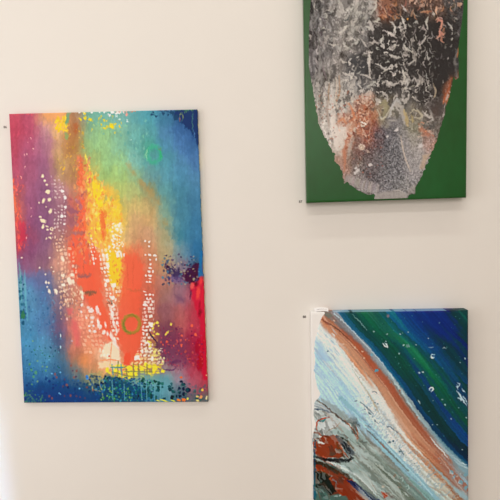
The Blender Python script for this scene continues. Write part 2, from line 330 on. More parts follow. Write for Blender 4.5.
    for x, y, rx, ry in ((42.6, 175.3, 1.2, 1.8), (44.6, 180, 1.2, 1.3), (46.8, 184, 1.2, 1), (47.8, 191.2, 2.2, 2.2), (43.5, 200, 1.2, 2.4), (49.5, 199, 1.5, 2), (50.4, 210.3, 1.6, 2.6), (40.5, 216, 1.2, .9), (43.2, 219.8, 3.2, 1.9),
                         (43, 225.6, 1.2, 2.2), (47, 225.6, 1.4, .8), (47.6, 228.7, 1, .8), (51.7, 228, 1.6, 2), (51, 232.5, 1, 1), (50, 237, 1.4, .8), (46.4, 237.6, .6, 1), (39.3, 202, .8, .8), (46, 206, .7, .6)):
        B(x, y, rx, ry, 'f6dcb4', .92, .35, .5, .0004); 
    B(51.8, 227.8, .7, 1, '9c6878', .8)
    net(s, [(174, 51, 58), (186, 52, 64), (200, 53, 66), (215, 54, 66), (232, 54, 66)], 3.4, 3.6, pink, .72, .66, .75)
    net(s, [(234, 52, 64), (250, 55, 64)], 3.2, 3.4, peach, .8, .7, .8)
    for x, y, r in ((62.3, 190.3, 1.6), (65, 196.8, 1.7), (61.8, 215.3, 1.8), (65.5, 206.5, 1.4), (65, 215.5, 1), (64, 223, 1)): B(x, y, r*.9, r, 'f4e4e2', .95)
    net(s, [(247, 57, 72), (262, 58, 76), (278, 58, 78), (292, 60, 80), (300, 64, 84)], 3.9, 4.6, peach, .78, .74, .8, .2, lean=.1)
    for x, y, rx, ry in ((62.6, 258, 1.5, 3), (69.4, 280, 2.2, 4.2), (63, 274.5, 1.8, 1.8), (73, 281, 1.5, 2.5), (63.3, 284, 2, 1.6), (72.5, 274, 2, 1.6), (56, 290.5, 1.6, 2.8), (49.3, 290.5, 1, 2.4), (46, 281.5, 1, 1.5), (48.8, 282, 1.2, 1), (47.3, 285.8, 1, .9), (39.6, 266.6, .9, .9), (51.5, 266.5, .7, .7), (53.4, 270.5, .7, .6), (45.5, 273.5, .7, .7), (49.5, 256.8, .8, .7), (21.6, 256.8, .9, .8), (82, 292, 1.3, 3.2), (82.6, 297, 1.4, 2)):
        B(x, y, rx, ry, jit('f9dcc4', .02), .93, -.3, .5, .0004)
    T(s, 60, 60, 284, 84, 306, .4, 1.0, ['f4d8bc', 'e8b898', 'c89478'], .7, 1.6)
    T(s, 50, 60, 300, 82, 318, .4, .9, ['b09078', 'c8a080', 'e8b090', '907078'], .6, 1.6)
    net(s, [(308, 76, 92), (322, 77, 96), (336, 80, 102), (352, 84, 106)], 4.2, 4.2, ['f8b494', 'f6a888', 'fac4a4'], .85, .85, .75)
    for x, y, rx, ry in ((91.2, 309.6, 2.8, 2.7), (88.5, 306.6, 1.6, 1.8), (97.4, 309, 1.8, 4.6), (100, 313, 1.2, 1.8), (92.3, 316.8, 2.6, 1.7), (86.4, 316.8, 1.1, 1.6), (92, 321.3, 1.7, 1.3), (98.3, 322, 1.6, 4.6), (100, 326, 2, 2.6), (93.5, 325.2, 1.2, 1.4), (89.2, 325.6, 1.2, 1.2), (94.6, 330.6, 1.9, 1.6), (89.8, 330, 1.2, 1.6), (103.8, 331.5, 1.8, 2.6), (107.5, 333, 1.2, 2.6), (105.5, 324, .9, 3), (81.5, 311, 1.2, 1.2), (82, 304, 1.4, 1.6)):
        B(x, y, rx*.88, ry*.88, jit('f8dcd2', .02), .88, -.15, .5, .0005)
    P([(104, 345), (108, 342), (112, 340), (119, 350), (121, 357), (120, 364), (110, 360), (104, 357), (101, 356)], 'f8dcbc', .9, .9, 1.4, 3)
    P([(99, 362), (108, 360), (121, 364), (120, 370), (108, 368), (98, 368)], 'f8d8b0', .8, 1, 1.5, 3)
    net(s, [(342, 100, 108), (356, 100, 112)], 3.2, 5, ['fce8d0', 'f8d8b8'], .8, .9, .9)
    K([(100, 360), (111, 359), (122, 361)], .7, 'f09868', .9); K([(112, 340), (111, 350), (110, 366)], .6, 'f09a70', .8); B(109, 355.7, .7, .9, 'd85038')
    # white netting down the middle
    for _ in range(55):
        y = rnd(222, 252); x = 117+rnd(-9, 9)*(.5+.5*(y-222)/30); B(x, y, rnd(.5, 1.2), rnd(.5, 1.2), jit('fbeedc', .03), rnd(.7, 1), rnd(-.5, .5), .5, .0005)
    P([(114, 222), (122, 223), (124, 228), (119, 230), (114, 228)], 'fcecd8', .45, 1.5, 2)
    net(s, [(236, 88, 93), (248, 90, 97), (262, 90, 96)], 3, 3.2, white, .55, .7, .9)
    net(s, [(248, 98, 108), (258, 100, 110), (268, 100, 110), (280, 104, 112), (296, 106, 114), (312, 109, 118), (330, 112, 119), (340, 114, 119)], 3.7, 4.2, white, .85, .86, .95, .14)
    for x, y, rx, ry in ((107, 255, 1.6, 2.6), (107.5, 264.5, 2, 3.4), (107, 280, 2.2, 2), (102.8, 254, 1.2, 2), (93.5, 258, 1, 2), (94, 262.5, .9, 1.6), (121, 254, 1.1, 2.8), (117.5, 254, 2, 3), (124, 254, .9, 2), (114, 284.5, 2.6, 2.8), (112, 313, 1.6, 6), (113.5, 322, 1.3, 4.2), (117, 322.8, 1.7, 1.5), (116.5, 330, 1.2, 3.2), (113, 297, 2, 2.6), (112.5, 306, 2, 1.2)):
        B(x, y, rx*.85, ry*.85, jit('fbecde', .015), .9, -.1, .45, .0005)
    P([(111, 330), (115, 338), (120, 350), (112, 342), (109, 334)], 'fbe4d8', .85, .8, 1)
    net(s, [(284, 116, 122), (300, 115, 120)], 3.4, 4, ['fbe8d8', 'f8c890'], .6, .8)
    T(s, 10, 107, 299, 113, 304, .5, .9, ['605040', '806050'], .8)
    # white netting on the right
    for x, y, rx, ry in ((149.5, 254, 1.5, 1.2), (145.3, 254, .9, .9), (155, 254.5, 1.4, 1.4), (150, 258.6, 1.1, .8), (156.3, 258.5, .7, 1.2), (150.4, 263.3, .7, 1.1), (150, 267, 1.5, .8), (149.3, 270.5, 1.3, 1.1), (153, 270.6, .9, 1.3), (145.8, 274.6, 1.1, 1.1), (150, 274.8, 1.7, 1), (150, 277.6, 1.1, .5), (147, 281, 1.1, .7), (150, 281, 1.2, .9), (145, 240, .9, .9), (149.3, 240.7, 1, 1), (149.2, 245.3, .9, .8), (144.5, 290.7, 1.3, .5), (150, 293.8, 1.1, 1.2), (145.8, 293.8, 1, .9), (153, 294, .8, .9), (147, 297.6, 1, .9), (150.6, 297.6, 1, .8)):
        B(x, y, rx, ry, 'fcf2ec', .93, .2, .4, .0004)
    net(s, [(299, 143.5, 154), (312, 143, 154), (326, 142, 153), (340, 141, 153), (356, 140, 152)], 4.2, 3.6, ['fdf2ea', 'fbe6dc', 'fdf6e8'], .92, .85, .95, .08)
    B(151, 324, 2.2, 2, 'fdf8f0'); B(144.8, 303.8, 2, 1.3, 'fdf4ee'); B(147, 342, 2.6, 1, 'fdf0e0')
    for x, y, rx, ry in ((157, 322, 1.5, 1.4), (153, 327.5, 1, 1.6), (157.5, 333.5, 1.7, 1.2), (154, 331, .7, .9), (150, 346, 1.4, 1.1), (171, 323.6, .9, 1.3), (166.3, 333, .8, 2), (168, 331, .6, 1.2), (149.5, 341.3, 2, .9), (154, 323.6, .7, 1.8), (158.6, 325, .7, .7), (153.4, 335, 1.3, .6)):
        B(x, y, rx, ry, 'f4dc5c', .93, .4, .4, .0004)
    net(s, [(338, 150, 156), (348, 150, 158), (358, 150, 162)], 4.2, 3.9, ['f4dc78', 'fbeec8', 'f0d060'], .7, .8, .9, .1)
    K([(149, 331), (152, 336), (157, 342)], .8, '40304c', .9); B(157, 345, 2.4, 3.4, '5a3850', .6, 0, 1.2)
    net(s, [(348, 138, 162), (356, 134, 163), (364, 130, 165)], 4.6, 4.2, ['fbf0d0', 'f4e488', 'fbe8c8', 'f6e0a0'], .85, .85, .92, .08)
    B(137, 357, 2.7, 2.6, 'fbf2d8'); B(152, 358, 1.3, 2.4, 'fbf2d8')
    # yellow band behind a teal grid
    net(s, [(364, 104, 162), (368, 112, 160), (377, 112, 152)], 5.6, 4.8, ['f8e038', 'f6e648', 'fae850'], .9, .9, .95, .1)
    for x, y, rx, ry in ((129.5, 368, 3, 2.6), (130, 373.4, 3, 1.4), (119.5, 373, 1.6, 2), (119, 365.5, 3.2, 1.2), (136, 368, 1.6, 2.4), (142, 368.5, 2, 2.2), (149.5, 366, 1.3, 2), (154.5, 368, 2.2, 3), (146, 364, 1.8, 1.6), (135.5, 373.5, 1.5, 1.6), (129.5, 377.8, 1.8, .9), (150, 373.4, 1.8, 1), (162.7, 370.4, 2, 1.7), (107.5, 369.5, 2, 2.4), (109, 372.5, 2.4, 1), (116, 369.6, 1.2, 3), (158, 372.4, 2, .9)):
        B(x, y, rx, ry, 'f2dc44', .92, .1, .4, .0005)
    for pts in ([(111, 367), (122, 367.2), (126, 366)], [(118, 361), (118, 375)], [(126, 369), (127, 375)], [(125, 371), (140, 371.2), (152, 371.4)], [(133.5, 364), (133.5, 378)], [(138.5, 364), (139, 376)], [(147, 364), (147, 375)], [(112, 371.5), (126, 375)], [(124, 375.5), (142, 376.5)]):
        K(pts, .55, '8c8850', .85, taper=False)
    for pts in ([(112, 367), (123, 367)], [(112, 364), (113, 374)], [(121, 364), (122, 376)]): K(pts, .6, '5c9898', .9, taper=False)
    P([(140, 371), (152, 374), (166, 374), (172, 384), (166, 392), (150, 392), (138, 388), (128, 384), (126, 380), (138, 376)], '5c9aa8', .55, 1.8, 3, 4)
    # sea of dark greens and blues below
    P([(106, 374), (118, 376), (130, 382), (142, 388), (146, 402), (96, 402), (100, 390)], '1a4a6a', .75, 2, 2.5, 4)
    T(s, 520, 96, 376, 154, 401, .35, 1.1, ['1c4478', '164a60', '1c6a64', '2c8068', '286898', '14384c', '4c90a8', '1f4f86'], .85, 1., lambda x, y: y > 374+abs(x-104)*.12)
    T(s, 90, 101, 386, 132, 401, .3, .8, ['58a048', '74b04c', '3c8850', '90b858'], .75)
    T(s, 40, 142, 378, 160, 400, .6, 1.6, ['1c4c50', '1a5048', '16403c', '245c5c'], .9)
    for pts in ([(146, 376), (147, 402)], [(154, 384), (155, 402)], [(141, 384), (142, 400)], [(138, 385), (170, 385.5)], [(112, 380), (113, 400)], [(124, 384), (124.5, 400)], [(160, 384), (160.4, 401)]): K(pts, .42, '68a4b0', .75, taper=False)
    for pts in ([(97, 374), (100, 379), (99, 384), (102, 390), (103, 398)], [(92, 376), (94, 382), (92, 388), (94, 394)], [(86, 378), (90, 374), (96, 373)], [(88, 384), (95, 384)], [(92, 390), (101, 391)], [(102, 378), (104, 385)]): K(pts, .7, '98a078', .8)
    T(s, 26, 86, 374, 104, 394, .7, 1.5, ['1c3858', '2a5c94', '1c4a6c', '2c3c48'], .85); B(87, 377, 1.2, 2.2, '4c90d8', .9)
    T(s, 14, 158, 382, 176, 401, .8, 1.7, ['1c5058', '184048', '205c54'], .9)
    for x, y, rx, ry in ((181.5, 381.5, 1.7, 1.3), (183.5, 384, 1.7, 1.5), (179.5, 388, 1.6, 1.3), (183.4, 388.6, 1.4, 2), (179.6, 392.4, 1.4, 1.3), (183.6, 394, 1.4, 2), (180, 396, 1.6, 1.6), (188, 390, 2.6, 2.4), (176.5, 396, .9, 1.4)):
        B(x, y, rx, ry, '1e3044', .9)
    T(s, 50, 172, 383, 207, 401, .5, 1.5, ['2c6460', '405868', '487078', '286058'], .6)
    for x, y, rx, ry, c in ((181, 377, 1.3, 1, 'f07040'), (202.3, 389.8, 1.3, 1.1, 'f4c050'), (201, 397, 1.4, 1.9, 'f49a60'), (197.6, 396.4, 1.4, 1, 'e8c070'), (197.5, 400.6, 1.5, .9, 'f0d080'), (206.6, 397.6, .8, 1.8, 'e8d8a0'), (178.6, 400, 2.2, 1.2, 'f08040'), (183.6, 399.8, 2.2, 1.7, 'f47840'), (187.6, 398.6, .9, 1.2, 'e0d060'), (164, 400.6, 4, .7, 'e8dc50'), (173, 400.6, 2, .7, 'e8dc50'), (158, 400.6, 2, .6, 'd8d458')):
        B(x, y, rx, ry, c, .95, .3)
    # violet and crimson quarter
    P([(165, 262), (169, 268), (172, 264), (176, 270), (180, 270), (183, 276), (178, 280), (172, 274), (166, 272)], '3a3056', .8, .9, 3.2, 2.2)
    P([(188, 268), (192, 263), (199, 264), (199, 276), (197, 284), (192, 282), (186, 280), (182, 276)], '4a1e3e', .9, .9, 3.4, 2.4)
    T(s, 40, 164, 252, 192, 282, .4, 1.2, ['3c3058', '4c5878', '584868', 'c8b888', '406888'], .6, 1.2)
    T(s, 130, 162, 252, 202, 284, .4, 1.4, ['3a2c4c', '4a2440', '3c4868', '54406c', '50788c', 'a89c80'], .75, .9, lambda x, y: y > 262-(x-180)*.1-8*rng.random())
    P([(168, 276), (180, 274), (184, 280), (174, 282)], '705888', .6, 1.5, 1.5); P([(176, 294), (186, 297), (184, 302), (177, 301)], '6c4864', .5, 2, 1.5)
    P([(200, 250), (202, 250), (203, 275), (198, 276)], '2a70a8', .8, .8, .8)
    P([(200, 280), (203, 278), (206, 310), (207, 350), (208, 380), (203, 378), (200, 360), (199, 340), (200, 320), (195, 306), (190, 290), (192, 282)], 'd42840', .75, 1.2, 2, 4)
    for x, y, rx, ry, c in ((198, 292, 2, 6, 'f05048'), (192, 285, 2.2, 3, 'f0605c'), (201, 280, 1.4, 4, 'f04848'), (196, 283, 1.2, 2, '6c1c30'), (200, 312, 1.4, 3.4, '801830'), (202, 295, .8, 8, 'e03040'), (199.6, 304, .9, 3, 'a01c34'), (203, 345, 1, 12, 'c01838'), (200, 362, 3, 8, 'b01830'), (198, 345, 2.4, 7, 'a81c38'), (190.5, 294, .5, 3, '4c2040')):
        B(x, y, rx, ry, c, .8, .1, .8)
    T(s, 200, 160, 326, 204, 366, .3, 1.0, ['c83850', '8c3050', 'e86050', '703050', 'd04858', 'a04060'], .6, 1.1, lambda x, y: x-150 > (350-y)*.3)
    for x, y, r in ((192, 325, 1.4), (182, 335, 1.2), (195.5, 334, 1.6), (166.7, 341.3, 1.2), (181.4, 344.6, 1.5), (185.6, 339, .7), (163, 344, .8), (173.7, 345.3, .8)): B(x, y, r*.8, r, 'f06450', .95)
    P([(169, 362), (178, 359), (181, 361), (172, 364)], '6c3c5c', .7, .8, 1); K([(163, 369), (172, 370), (176, 368)], .9, '6c4468', .8); T(s, 16, 164, 358, 186, 372, .4, 1, ['5c3858', '784868'], .7)
    for x, y, r in ((160.6, 356.8, .9), (164, 357.4, .8), (163, 361, 1.1), (157, 359, .9), (206.3, 375, .5)): B(x, y, r, r, 'f4e49c', .9)
    # lower ring, olive
    s.ring(131.3, 323.2, 8.4, 1.75, 'ac8440', .85, .7, .0012, 9.0)
    K([(124.5, 318), (123.2, 325), (126, 330.5), (131, 332.4)], 1.0, '7c8040', .75, .6); K([(128, 314.4), (133, 314), (137, 316.5)], .9, '847838', .7, .6); K([(137, 330), (139.6, 325)], .7, 'bc8c44', .7, .5)
    # turquoise left side
    for y0, n in ((277, 3), (282, 5), (289, 6), (296, 6), (304, 3), (311, 8), (316, 5), (322, 3)):
        for _ in range(n): B(19+(y0-277)*.045+abs(rng.normal(0, 2.4)), y0+rnd(-1.8, 1.8), rnd(.7, 1.6), rnd(.7, 1.8), jit('2c6078', .04), .8)
    K([(24.5, 270), (25.5, 295), (27.5, 320)], .8, '70b8bc', .6, .8); K([(19, 262), (20.5, 275), (21.5, 300)], .7, '78b8b0', .6, .7)
    B(23, 314, 1.8, 4, '3c7850', .9)
    T(s, 110, 22, 288, 56, 330, .4, 1.0, ['346090', '3c6c98', '2c5482', '68a8c8'], .4, 1.2, lambda x, y: x < 60-(330-y)*.5 or True)
    T(s, 90, 22, 330, 62, 372, .4, .9, ['68b0c8', '3878a8', '4c98b8', '5888a0'], .5)
    T(s, 60, 26, 345, 60, 376, .3, .7, ['1c4c58', '245c50', '2c6c48', '204870'], .75)
    for x, y, r in ((36, 372.4, 1.6), (29.5, 363.5, 1.2), (33.6, 376.4, 1.3), (46, 370.3, 1), (47, 366.5, .9), (42.5, 366, .8), (31.5, 369.5, 1.2), (37.5, 381, .9), (32, 384, 1), (42, 398.2, 1.2), (41, 401, 1), (37.5, 360.5, .9), (32.5, 340.5, .9)): B(x, y, r, r, '7ca878' if r < 1 else '5c9c68', .65)
    T(s, 60, 24, 390, 36, 403, .3, .9, ['509850', '78b058', '3c7850', '68a060'], .75); T(s, 30, 30, 396, 46, 403, .5, 1, ['5ca050', '2c5c58', '7cb860'], .7)
    T(s, 90, 24, 376, 100, 402, .5, 1.4, ['1c3c74', '24488c', '3068a8', '183464'], .6)
    P([(24, 388), (60, 390), (100, 392), (100, 404), (24, 404)], '26427c', .45, 3, 3)
    for x, y, r in ((55, 374, 1.2), (56.5, 377, 1), (66.8, 384.8, 1.2), (64.5, 379, .8), (63, 386, .9), (49, 396, 1), (52, 398, 1), (64.5, 396, .9), (70.5, 395.5, 1), (76.5, 396, .9), (80, 397, .9), (74, 377, 1), (76, 376.4, .9), (87, 387, 1), (93, 390, 1), (85, 398, .8), (71, 365, 1), (76.6, 370.5, 1), (72.6, 370.3, .8)): B(x, y, r, r*1.2, '8c5450' if r >= .95 else '5c4860', .7)
    for x, y in ((52, 373), (79.5, 388.3), (60.3, 394), (60.3, 372), (59, 393)): B(x, y, .8, .8, '70b0d8', .8)
    B(60.5, 335, .6, 1.4, 'd8ecf0'); B(60.5, 346.6, .6, 1.4, 'b8d8e8'); B(67, 318, 1, 1.6, 'e8b8b0', .9); B(72, 340, 1, .9, 'c0a8b0', .8)
    P([(66, 308), (72, 307), (73, 313), (68, 314)], 'e06468', .6, 1.5, 1.5); P([(72, 318), (78, 322), (80, 346), (76, 346), (72, 332)], 'e46068', .5, 2, 2)
    B(75, 360, 3, 5, 'b07858', .5, .3, 2); B(84, 360, 5, 6, 'e89058', .6, .2, 3)
    s.bristle(.45, .5, 1.5, 1.8, 23); s.crisp(.7, 1.03, .5)
    s.h += .0003*vnoise(X, Y, 2, 6, 21, 2)
    return s

# ------------------------------------------------------------------ artwork two: grey poured shape on green
SHAPE2 = [(311.5, -40), (311, 0), (309.6, 22), (309, 40), (309, 66), (310.5, 76), (313, 88), (315, 98), (317, 112), (320, 126), (324, 135), (328, 140), (331, 148), (336, 155), (336, 161), (341, 166), (344, 175), (345, 184), (349, 182.5), (354, 186.5), (360, 191), (368, 193.5), (376, 195), (376.5, 199.6), (392, 199.6), (409, 198.4), (409.5, 195), (416, 193.5), (416.5, 188), (420, 181), (426, 168), (431, 157), (436, 144), (440, 132), (444, 117), (447.5, 104), (451, 90), (454, 77), (456, 80), (459, 78), (459, 66), (458.5, 48), (461, 30), (463.5, 10), (464, -40)]
def paint_pour():
    s = Sheet(300, -50, 472, 206)
    g = {-30: '686462 7c7874 8c8680 8c8884 807c78 5c4c44 584c48 504844 4c4846 4a4848',
         0:   '5a5856 6c6866 98928c 96908a 908c88 7c5848 604c44 6c5850 604c44 4a4848',
         15:  '5c5a58 686462 948e88 949088 827e7a 9c6048 403c3a 484240 544640 4c4a4a',
         30:  '5e5a5a 6c6866 88827c 88847e 6c6866 484442 383636 3c3a38 403c3c 464444',
         50:  '625e5e 6e6a68 706a66 605c5a 4c4a4a 444242 464442 4a4846 383636 484848',
         68:  '6c6868 78726e 68625e 504e4e 464646 464444 4c4a48 464444 3a3838 484848',
         85:  '7c7874 8a847e 88827c 6c6a6a 605e5c 504e4c 5a5654 504c4a 443e3c 8c5840',
         100: '8c867e 98928a 9c968e 908a84 8c7868 6c6456 6c6862 5c5854 544c48 a06448',
         115: '948c84 a8a098 b8b0a8 b09c8c a46c50 807868 8c8880 787064 5c5450 7c7470',
         130: '9c948c b0a8a0 ccc0b6 b88468 784c48 686468 7c7878 84806f 6c6660 706c68',
         145: 'a89c94 b8b0a8 c0b4a8 a46c58 6c5454 605e62 747274 8c8680 a0786a 948c8a',
         160: 'a89c94 b4a498 a07c6c 7c7068 685c5c 6c6a6c 6c6a6c 94908e 9c9694 a09890',
         175: '948c88 a08c80 a0847a 78706c 686062 6c6a6c 747274 8c8888 94908c 948c88',
         190: '948c88 948c88 948c88 8c8482 88827e 7c787a 7c7a7a 8c8886 948e8a 948c88'}
    cx = [314, 328, 345, 358, 372, 386, 400, 415, 434, 456]
    pts = [(x, y, c) for y, r in g.items() for x, c in zip(cx, r.split())]
    s.rgb = s.field(pts, 6, 6, warp=5, wsx=6, wsy=9, seed=12)
    X, Y = s.X, s.Y
    # marbling: folded ribbons of light and dark grey
    u = X+9*(vnoise(X, Y, 9, 14, 31)-.5); v = Y+12*(vnoise(X, Y, 9, 12, 32)-.5)
    rib = 1-np.abs(2*vnoise(u, v, 6, 11, 33, 3)-1)
    rib = (rib-rib.mean())/rib.std()
    up = sstep(135, 95, Y)*(1-.7*sstep(375, 395, X))
    s.rgb += (.075*up*np.clip(rib, -2, 1.6))[..., None]*np.array([1, .98, .95])
    st = vnoise(u, Y, 2.2, 26, 35, 2); st = (st-st.mean())/st.std()
    lf = sstep(352, 318, X)
    s.rgb += (.06*lf*st)[..., None]
    fine = vnoise(X, Y, 1.1, 1.3, 36, 3, .7); fine = (fine-fine.mean())/fine.std()
    gran = sstep(118, 142, Y)*sstep(338, 362, X)
    s.rgb += ((.03+.048*gran)*fine)[..., None]*np.array([1, .98, .97])
    P, B, K, T = s.poly, s.blob, s.stroke, scatter
    def squig(n, x0, y0, x1, y1, cols, l0, l1, w0, w1, a=.85, down=0., curl=.7, keep=None):
        for _ in range(n):
            x, y = rnd(x0, x1), rnd(y0, y1)
            if keep is not None and not keep(x, y): continue
            th = rnd(0, 2*math.pi) if rng.random() > down else math.pi/2+rnd(-.5, .5)
            k = rnd(-curl, curl); pts = [(x, y)]; L = rnd(l0, l1); st_ = L/5
            for i in range(5):
                x += math.cos(th)*st_; y += math.sin(th)*st_; th += k; pts.append((x, y))
            K(pts, rnd(w0, w1), jit(cols[int(rng.integers(len(cols)))], .04), a*rnd(.6, 1), .4, .0007)
    cream = ['cfc8c0', 'c4bcb4', 'd8d0c6', 'b8b0a8']; dark = ['3c3a3a', '484444', '343232']
    # dark pool in the upper middle
    P([(374, 22), (382, 20), (400, 22), (455, 18), (458, 60), (452, 84), (440, 96), (428, 110), (412, 96), (396, 92), (380, 100), (372, 80), (360, 76), (350, 66), (362, 54), (370, 44)], '373535', .82, 5, 6, 9, 41)
    P([(350, 56), (366, 54), (370, 68), (364, 82), (350, 78), (346, 66)], '464648', .7, 3, 3, 6, 42)
    def flakes(sx, sy, seed, lo, hi, col, region, wv=7):
        uu = X+wv*(vnoise(X, Y, 6, 8, seed)-.5)*2; vv = Y+wv*(vnoise(X, Y, 6, 7, seed+1)-.5)*2
        n = vnoise(uu, vv, sx, sy, seed+2, 3); s.lay(np.s_[:, :], np.clip(sstep(lo, hi, n)*region, 0, 1), hexc(col)); s.h[:] = np.maximum(s.h, .0006*sstep(lo, hi, n)*region)
    mid = sstep(330, 350, X)*sstep(424, 398, X)*sstep(108, 92, Y)*sstep(14, 34, Y+.25*(X-380))
    ul = sstep(384, 368, X)*sstep(62, 40, Y)
    flakes(3.8, 4.2, 311, .64, .69, 'beb6ae', mid*.85, 5); flakes(2.4, 3.2, 321, .66, .71, '746e6a', mid*.6); flakes(4, 7, 331, .58, .66, 'aca49c', ul*.6, 10); flakes(4, 8, 341, .58, .68, '5e5a58', ul*.6, 10)
    flakes(1.8, 8, 351, .62, .69, 'a09890', sstep(398, 404, X)*sstep(440, 426, X)*sstep(98, 86, Y)*sstep(22, 34, Y)*.75, 5); flakes(2.4, 4, 361, .60, .68, '54504e', sstep(70, 90, Y)*sstep(128, 110, Y)*.7); flakes(2.4, 5, 371, .58, .66, 'b8b0a8', sstep(70, 86, Y)*sstep(130, 112, Y)*.75)
    flakes(2.2, 6, 381, .57, .66, 'c09c88', sstep(398, 404, X)*sstep(16, 4, Y)*.8)
    squig(60, 318, -20, 376, 52, ['a8a29a', 'b4aea6', '9c9690', 'bcb6ae'], 3, 9, .5, 1.3, .8, .3, .8)
    squig(60, 312, -20, 372, 55, ['5c5856', '4c4a4a', '6c6864'], 3, 9, .4, 1.0, .8, .5, .7)
    squig(45, 308, 5, 330, 95, ['8c8884', '54504e', '9c9690', '4c4a48'], 6, 14, .4, .8, .7, 1, .12)
    squig(30, 336, 26, 428, 104, cream, 2, 5, .4, .8, .75, .25, .9)
    squig(34, 396, 24, 434, 100, cream, 3, 8, .35, .8, .75, .75, .5)
    squig(55, 432, 0, 460, 100, ['7c7874', '949088', 'a8a098', '6c6460'], 2, 6, .3, .7, .7, .4, .8)
    squig(34, 346, 66, 430, 118, ['b8b0a6', 'a8a29a', 'c8c0b6'], 2, 6, .4, 1.0, .8, .2, .8)
    # rust veils at the top
    P([(379, -20), (398, -20), (398, 14), (393, 18), (386, 14), (378, 12)], '74544a', .5, 1.5, 3, 4)
    rt = sstep(376, 381, X)*sstep(400, 395, X)*sstep(20, 12, Y); flakes(2.6, 5, 411, .5, .6, '8c6250', rt*.6); flakes(2.4, 5, 415, .54, .62, '4c3c38', rt*.8); flakes(2, 4, 419, .58, .66, 'b09080', rt*.6)
    squig(50, 378, -30, 398, 20, ['a87454', '985c44', '6c4438', '443a38', 'b88c70'], 3, 7, .5, 1.1, .85, .5, .7)
    squig(60, 400, -30, 460, 14, ['b08468', '9c6850', 'c0a898', '5c4c48', '3c3836', 'c89c84'], 4, 10, .5, 1.2, .85, .9, .4)
    squig(14, 436, 16, 446, 38, ['c08c78', 'a87460', 'b8968c'], 3, 8, .6, 1.1, .9, .8, .4)
    K([(441, 18), (438, 22), (440, 20), (443, 22), (441, 30), (440, 37), (444, 38)], .9, 'b88474', .9)
    # bold cream licks
    for pts, wd in (([(369, 24), (371, 22), (373, 27), (375, 30)], 1.6), ([(368, 27), (371, 29), (374, 31)], 1.5), ([(391, 22), (394, 23.5), (396, 27), (397, 34)], 1.1), ([(385, 31), (389, 32.5), (394, 36), (398, 38)], 1.0), ([(375, 21.5), (378, 22), (380, 19), (381, 21)], 1.1),
                    ([(378, 0), (377, 8), (373, 13), (371.5, 12)], 1.0), ([(363, 40), (366, 44), (368, 47.5)], 1.0), ([(371, 51), (371, 58), (370.5, 67), (371, 74), (372, 79)], 1.3), ([(370.5, 56), (370.4, 66)], 1.8), ([(380, 65), (383, 67.5), (386, 69.5), (388, 67.5)], 1.2), ([(387, 63.5), (390, 62), (391, 63)], .8),
                    ([(392, 55), (394.5, 57), (399, 58), (402, 57.5)], 1.3), ([(388, 81), (391, 84), (395, 85.5), (400, 83)], 1.5), ([(369, 87), (373, 85), (376, 82.5), (378, 84)], 1.2), ([(362, 75), (367, 76), (371, 78), (373, 80)], 1.2), ([(365, 54.5), (369, 54)], .8), ([(358, 58), (360, 57)], 1.0), ([(350, 61), (353, 59)], .9),
                    ([(342, 60), (344, 63), (348, 63)], 1.0), ([(339, 34), (343, 32), (347, 28), (348, 26)], 1.2), ([(330, 44), (334, 46), (339, 45)], .9), ([(344, 42), (346, 47), (350, 48)], 1.2), ([(350, 41), (353, 38.5), (357, 41)], .9), ([(371, 43), (374, 44), (377, 42), (380, 45)], 1.2), ([(381, 44), (384, 40), (385, 38)], 1.1), ([(394, 42), (397, 42)], 1.2),
                    ([(403, 17), (405, 23), (407, 29)], 1.0), ([(403, 5), (406, 10), (408, 12)], .9), ([(415, 24), (417.5, 22), (419.5, 24)], 1.0), ([(427, 22), (428, 26), (428.5, 30)], .9), ([(429, 17), (427, 24)], 1.2), ([(434, 13), (435, 16)], 1.3), ([(420, 46), (424, 42), (427, 37)], 1.0), ([(405, 44), (408, 50), (414, 52)], .9), ([(428, 52), (429, 60), (431, 58)], .9), ([(404, 70), (406, 76), (405, 84)], 1.4), ([(410, 66), (414, 62), (417, 60)], .8), ([(406, 84), (409, 80), (408, 90)], 1.1),
                    ([(448, 23), (450, 25), (452, 29), (453, 31)], .8), ([(453, 33), (452, 35)], .8), ([(451.5, 40), (453, 39)], 1.3), ([(448, 60), (449, 58)], .6), ([(352, 77), (353, 79)], 1.4), ([(356, 77), (358, 79)], 1.5), ([(335, 55), (334, 54)], 1.0), ([(334, 59), (337, 63), (334, 64.5)], .9)):
        K(pts, wd, jit('c2bab2', .02), .76, .5, .0009)
    B(409, 19.6, 1, 1, 'c89050')
    # folded grey and tan on the left
    for pts, wd, c in (([(330, 68), (334, 66), (336, 70), (334, 78), (331, 82)], 1.6, '54504e'), ([(332, 66), (330, 74), (330, 84)], .8, 'a09a92'), ([(320, 52), (321, 66), (319, 76)], 1.6, '8c8884'), ([(311, 50), (312, 64), (314, 78)], 1, '504c4c'), ([(316, 80), (322, 74), (322, 84), (316, 94)], 1.3, '8a8682'), ([(337, 78), (338, 88), (336, 100), (339, 110)], 1.0, 'c8b8a8'), ([(330, 84), (329, 96), (330, 104)], .7, '9c7c60'), ([(333, 86), (332, 100), (331, 112), (333, 126)], 2.0, 'ccc4bc'), ([(340, 76), (341, 90), (338, 102)], .6, '9c7458'), ([(331, 80), (332, 81)], 1.1, '3c3a38'), ([(335, 108), (334, 122), (336, 138), (338, 150)], 3.0, 'd4c8be'), ([(328, 100), (328, 116), (330, 128)], 1.0, 'a08c80')):
        K(pts, wd, c, .75, .9, .0006)
    P([(336, 124), (350, 122), (351, 134), (344, 146), (338, 150), (336, 138)], 'd0c4ba', .5, 2.5, 3)
    T(s, 60, 314, 92, 340, 150, .4, .9, ['6c6460', '8c8078', '5c5450', 'a8786a'], .75, 1.4); T(s, 26, 316, 94, 346, 148, .5, 1, ['9c5c44', 'a87058'], .7)
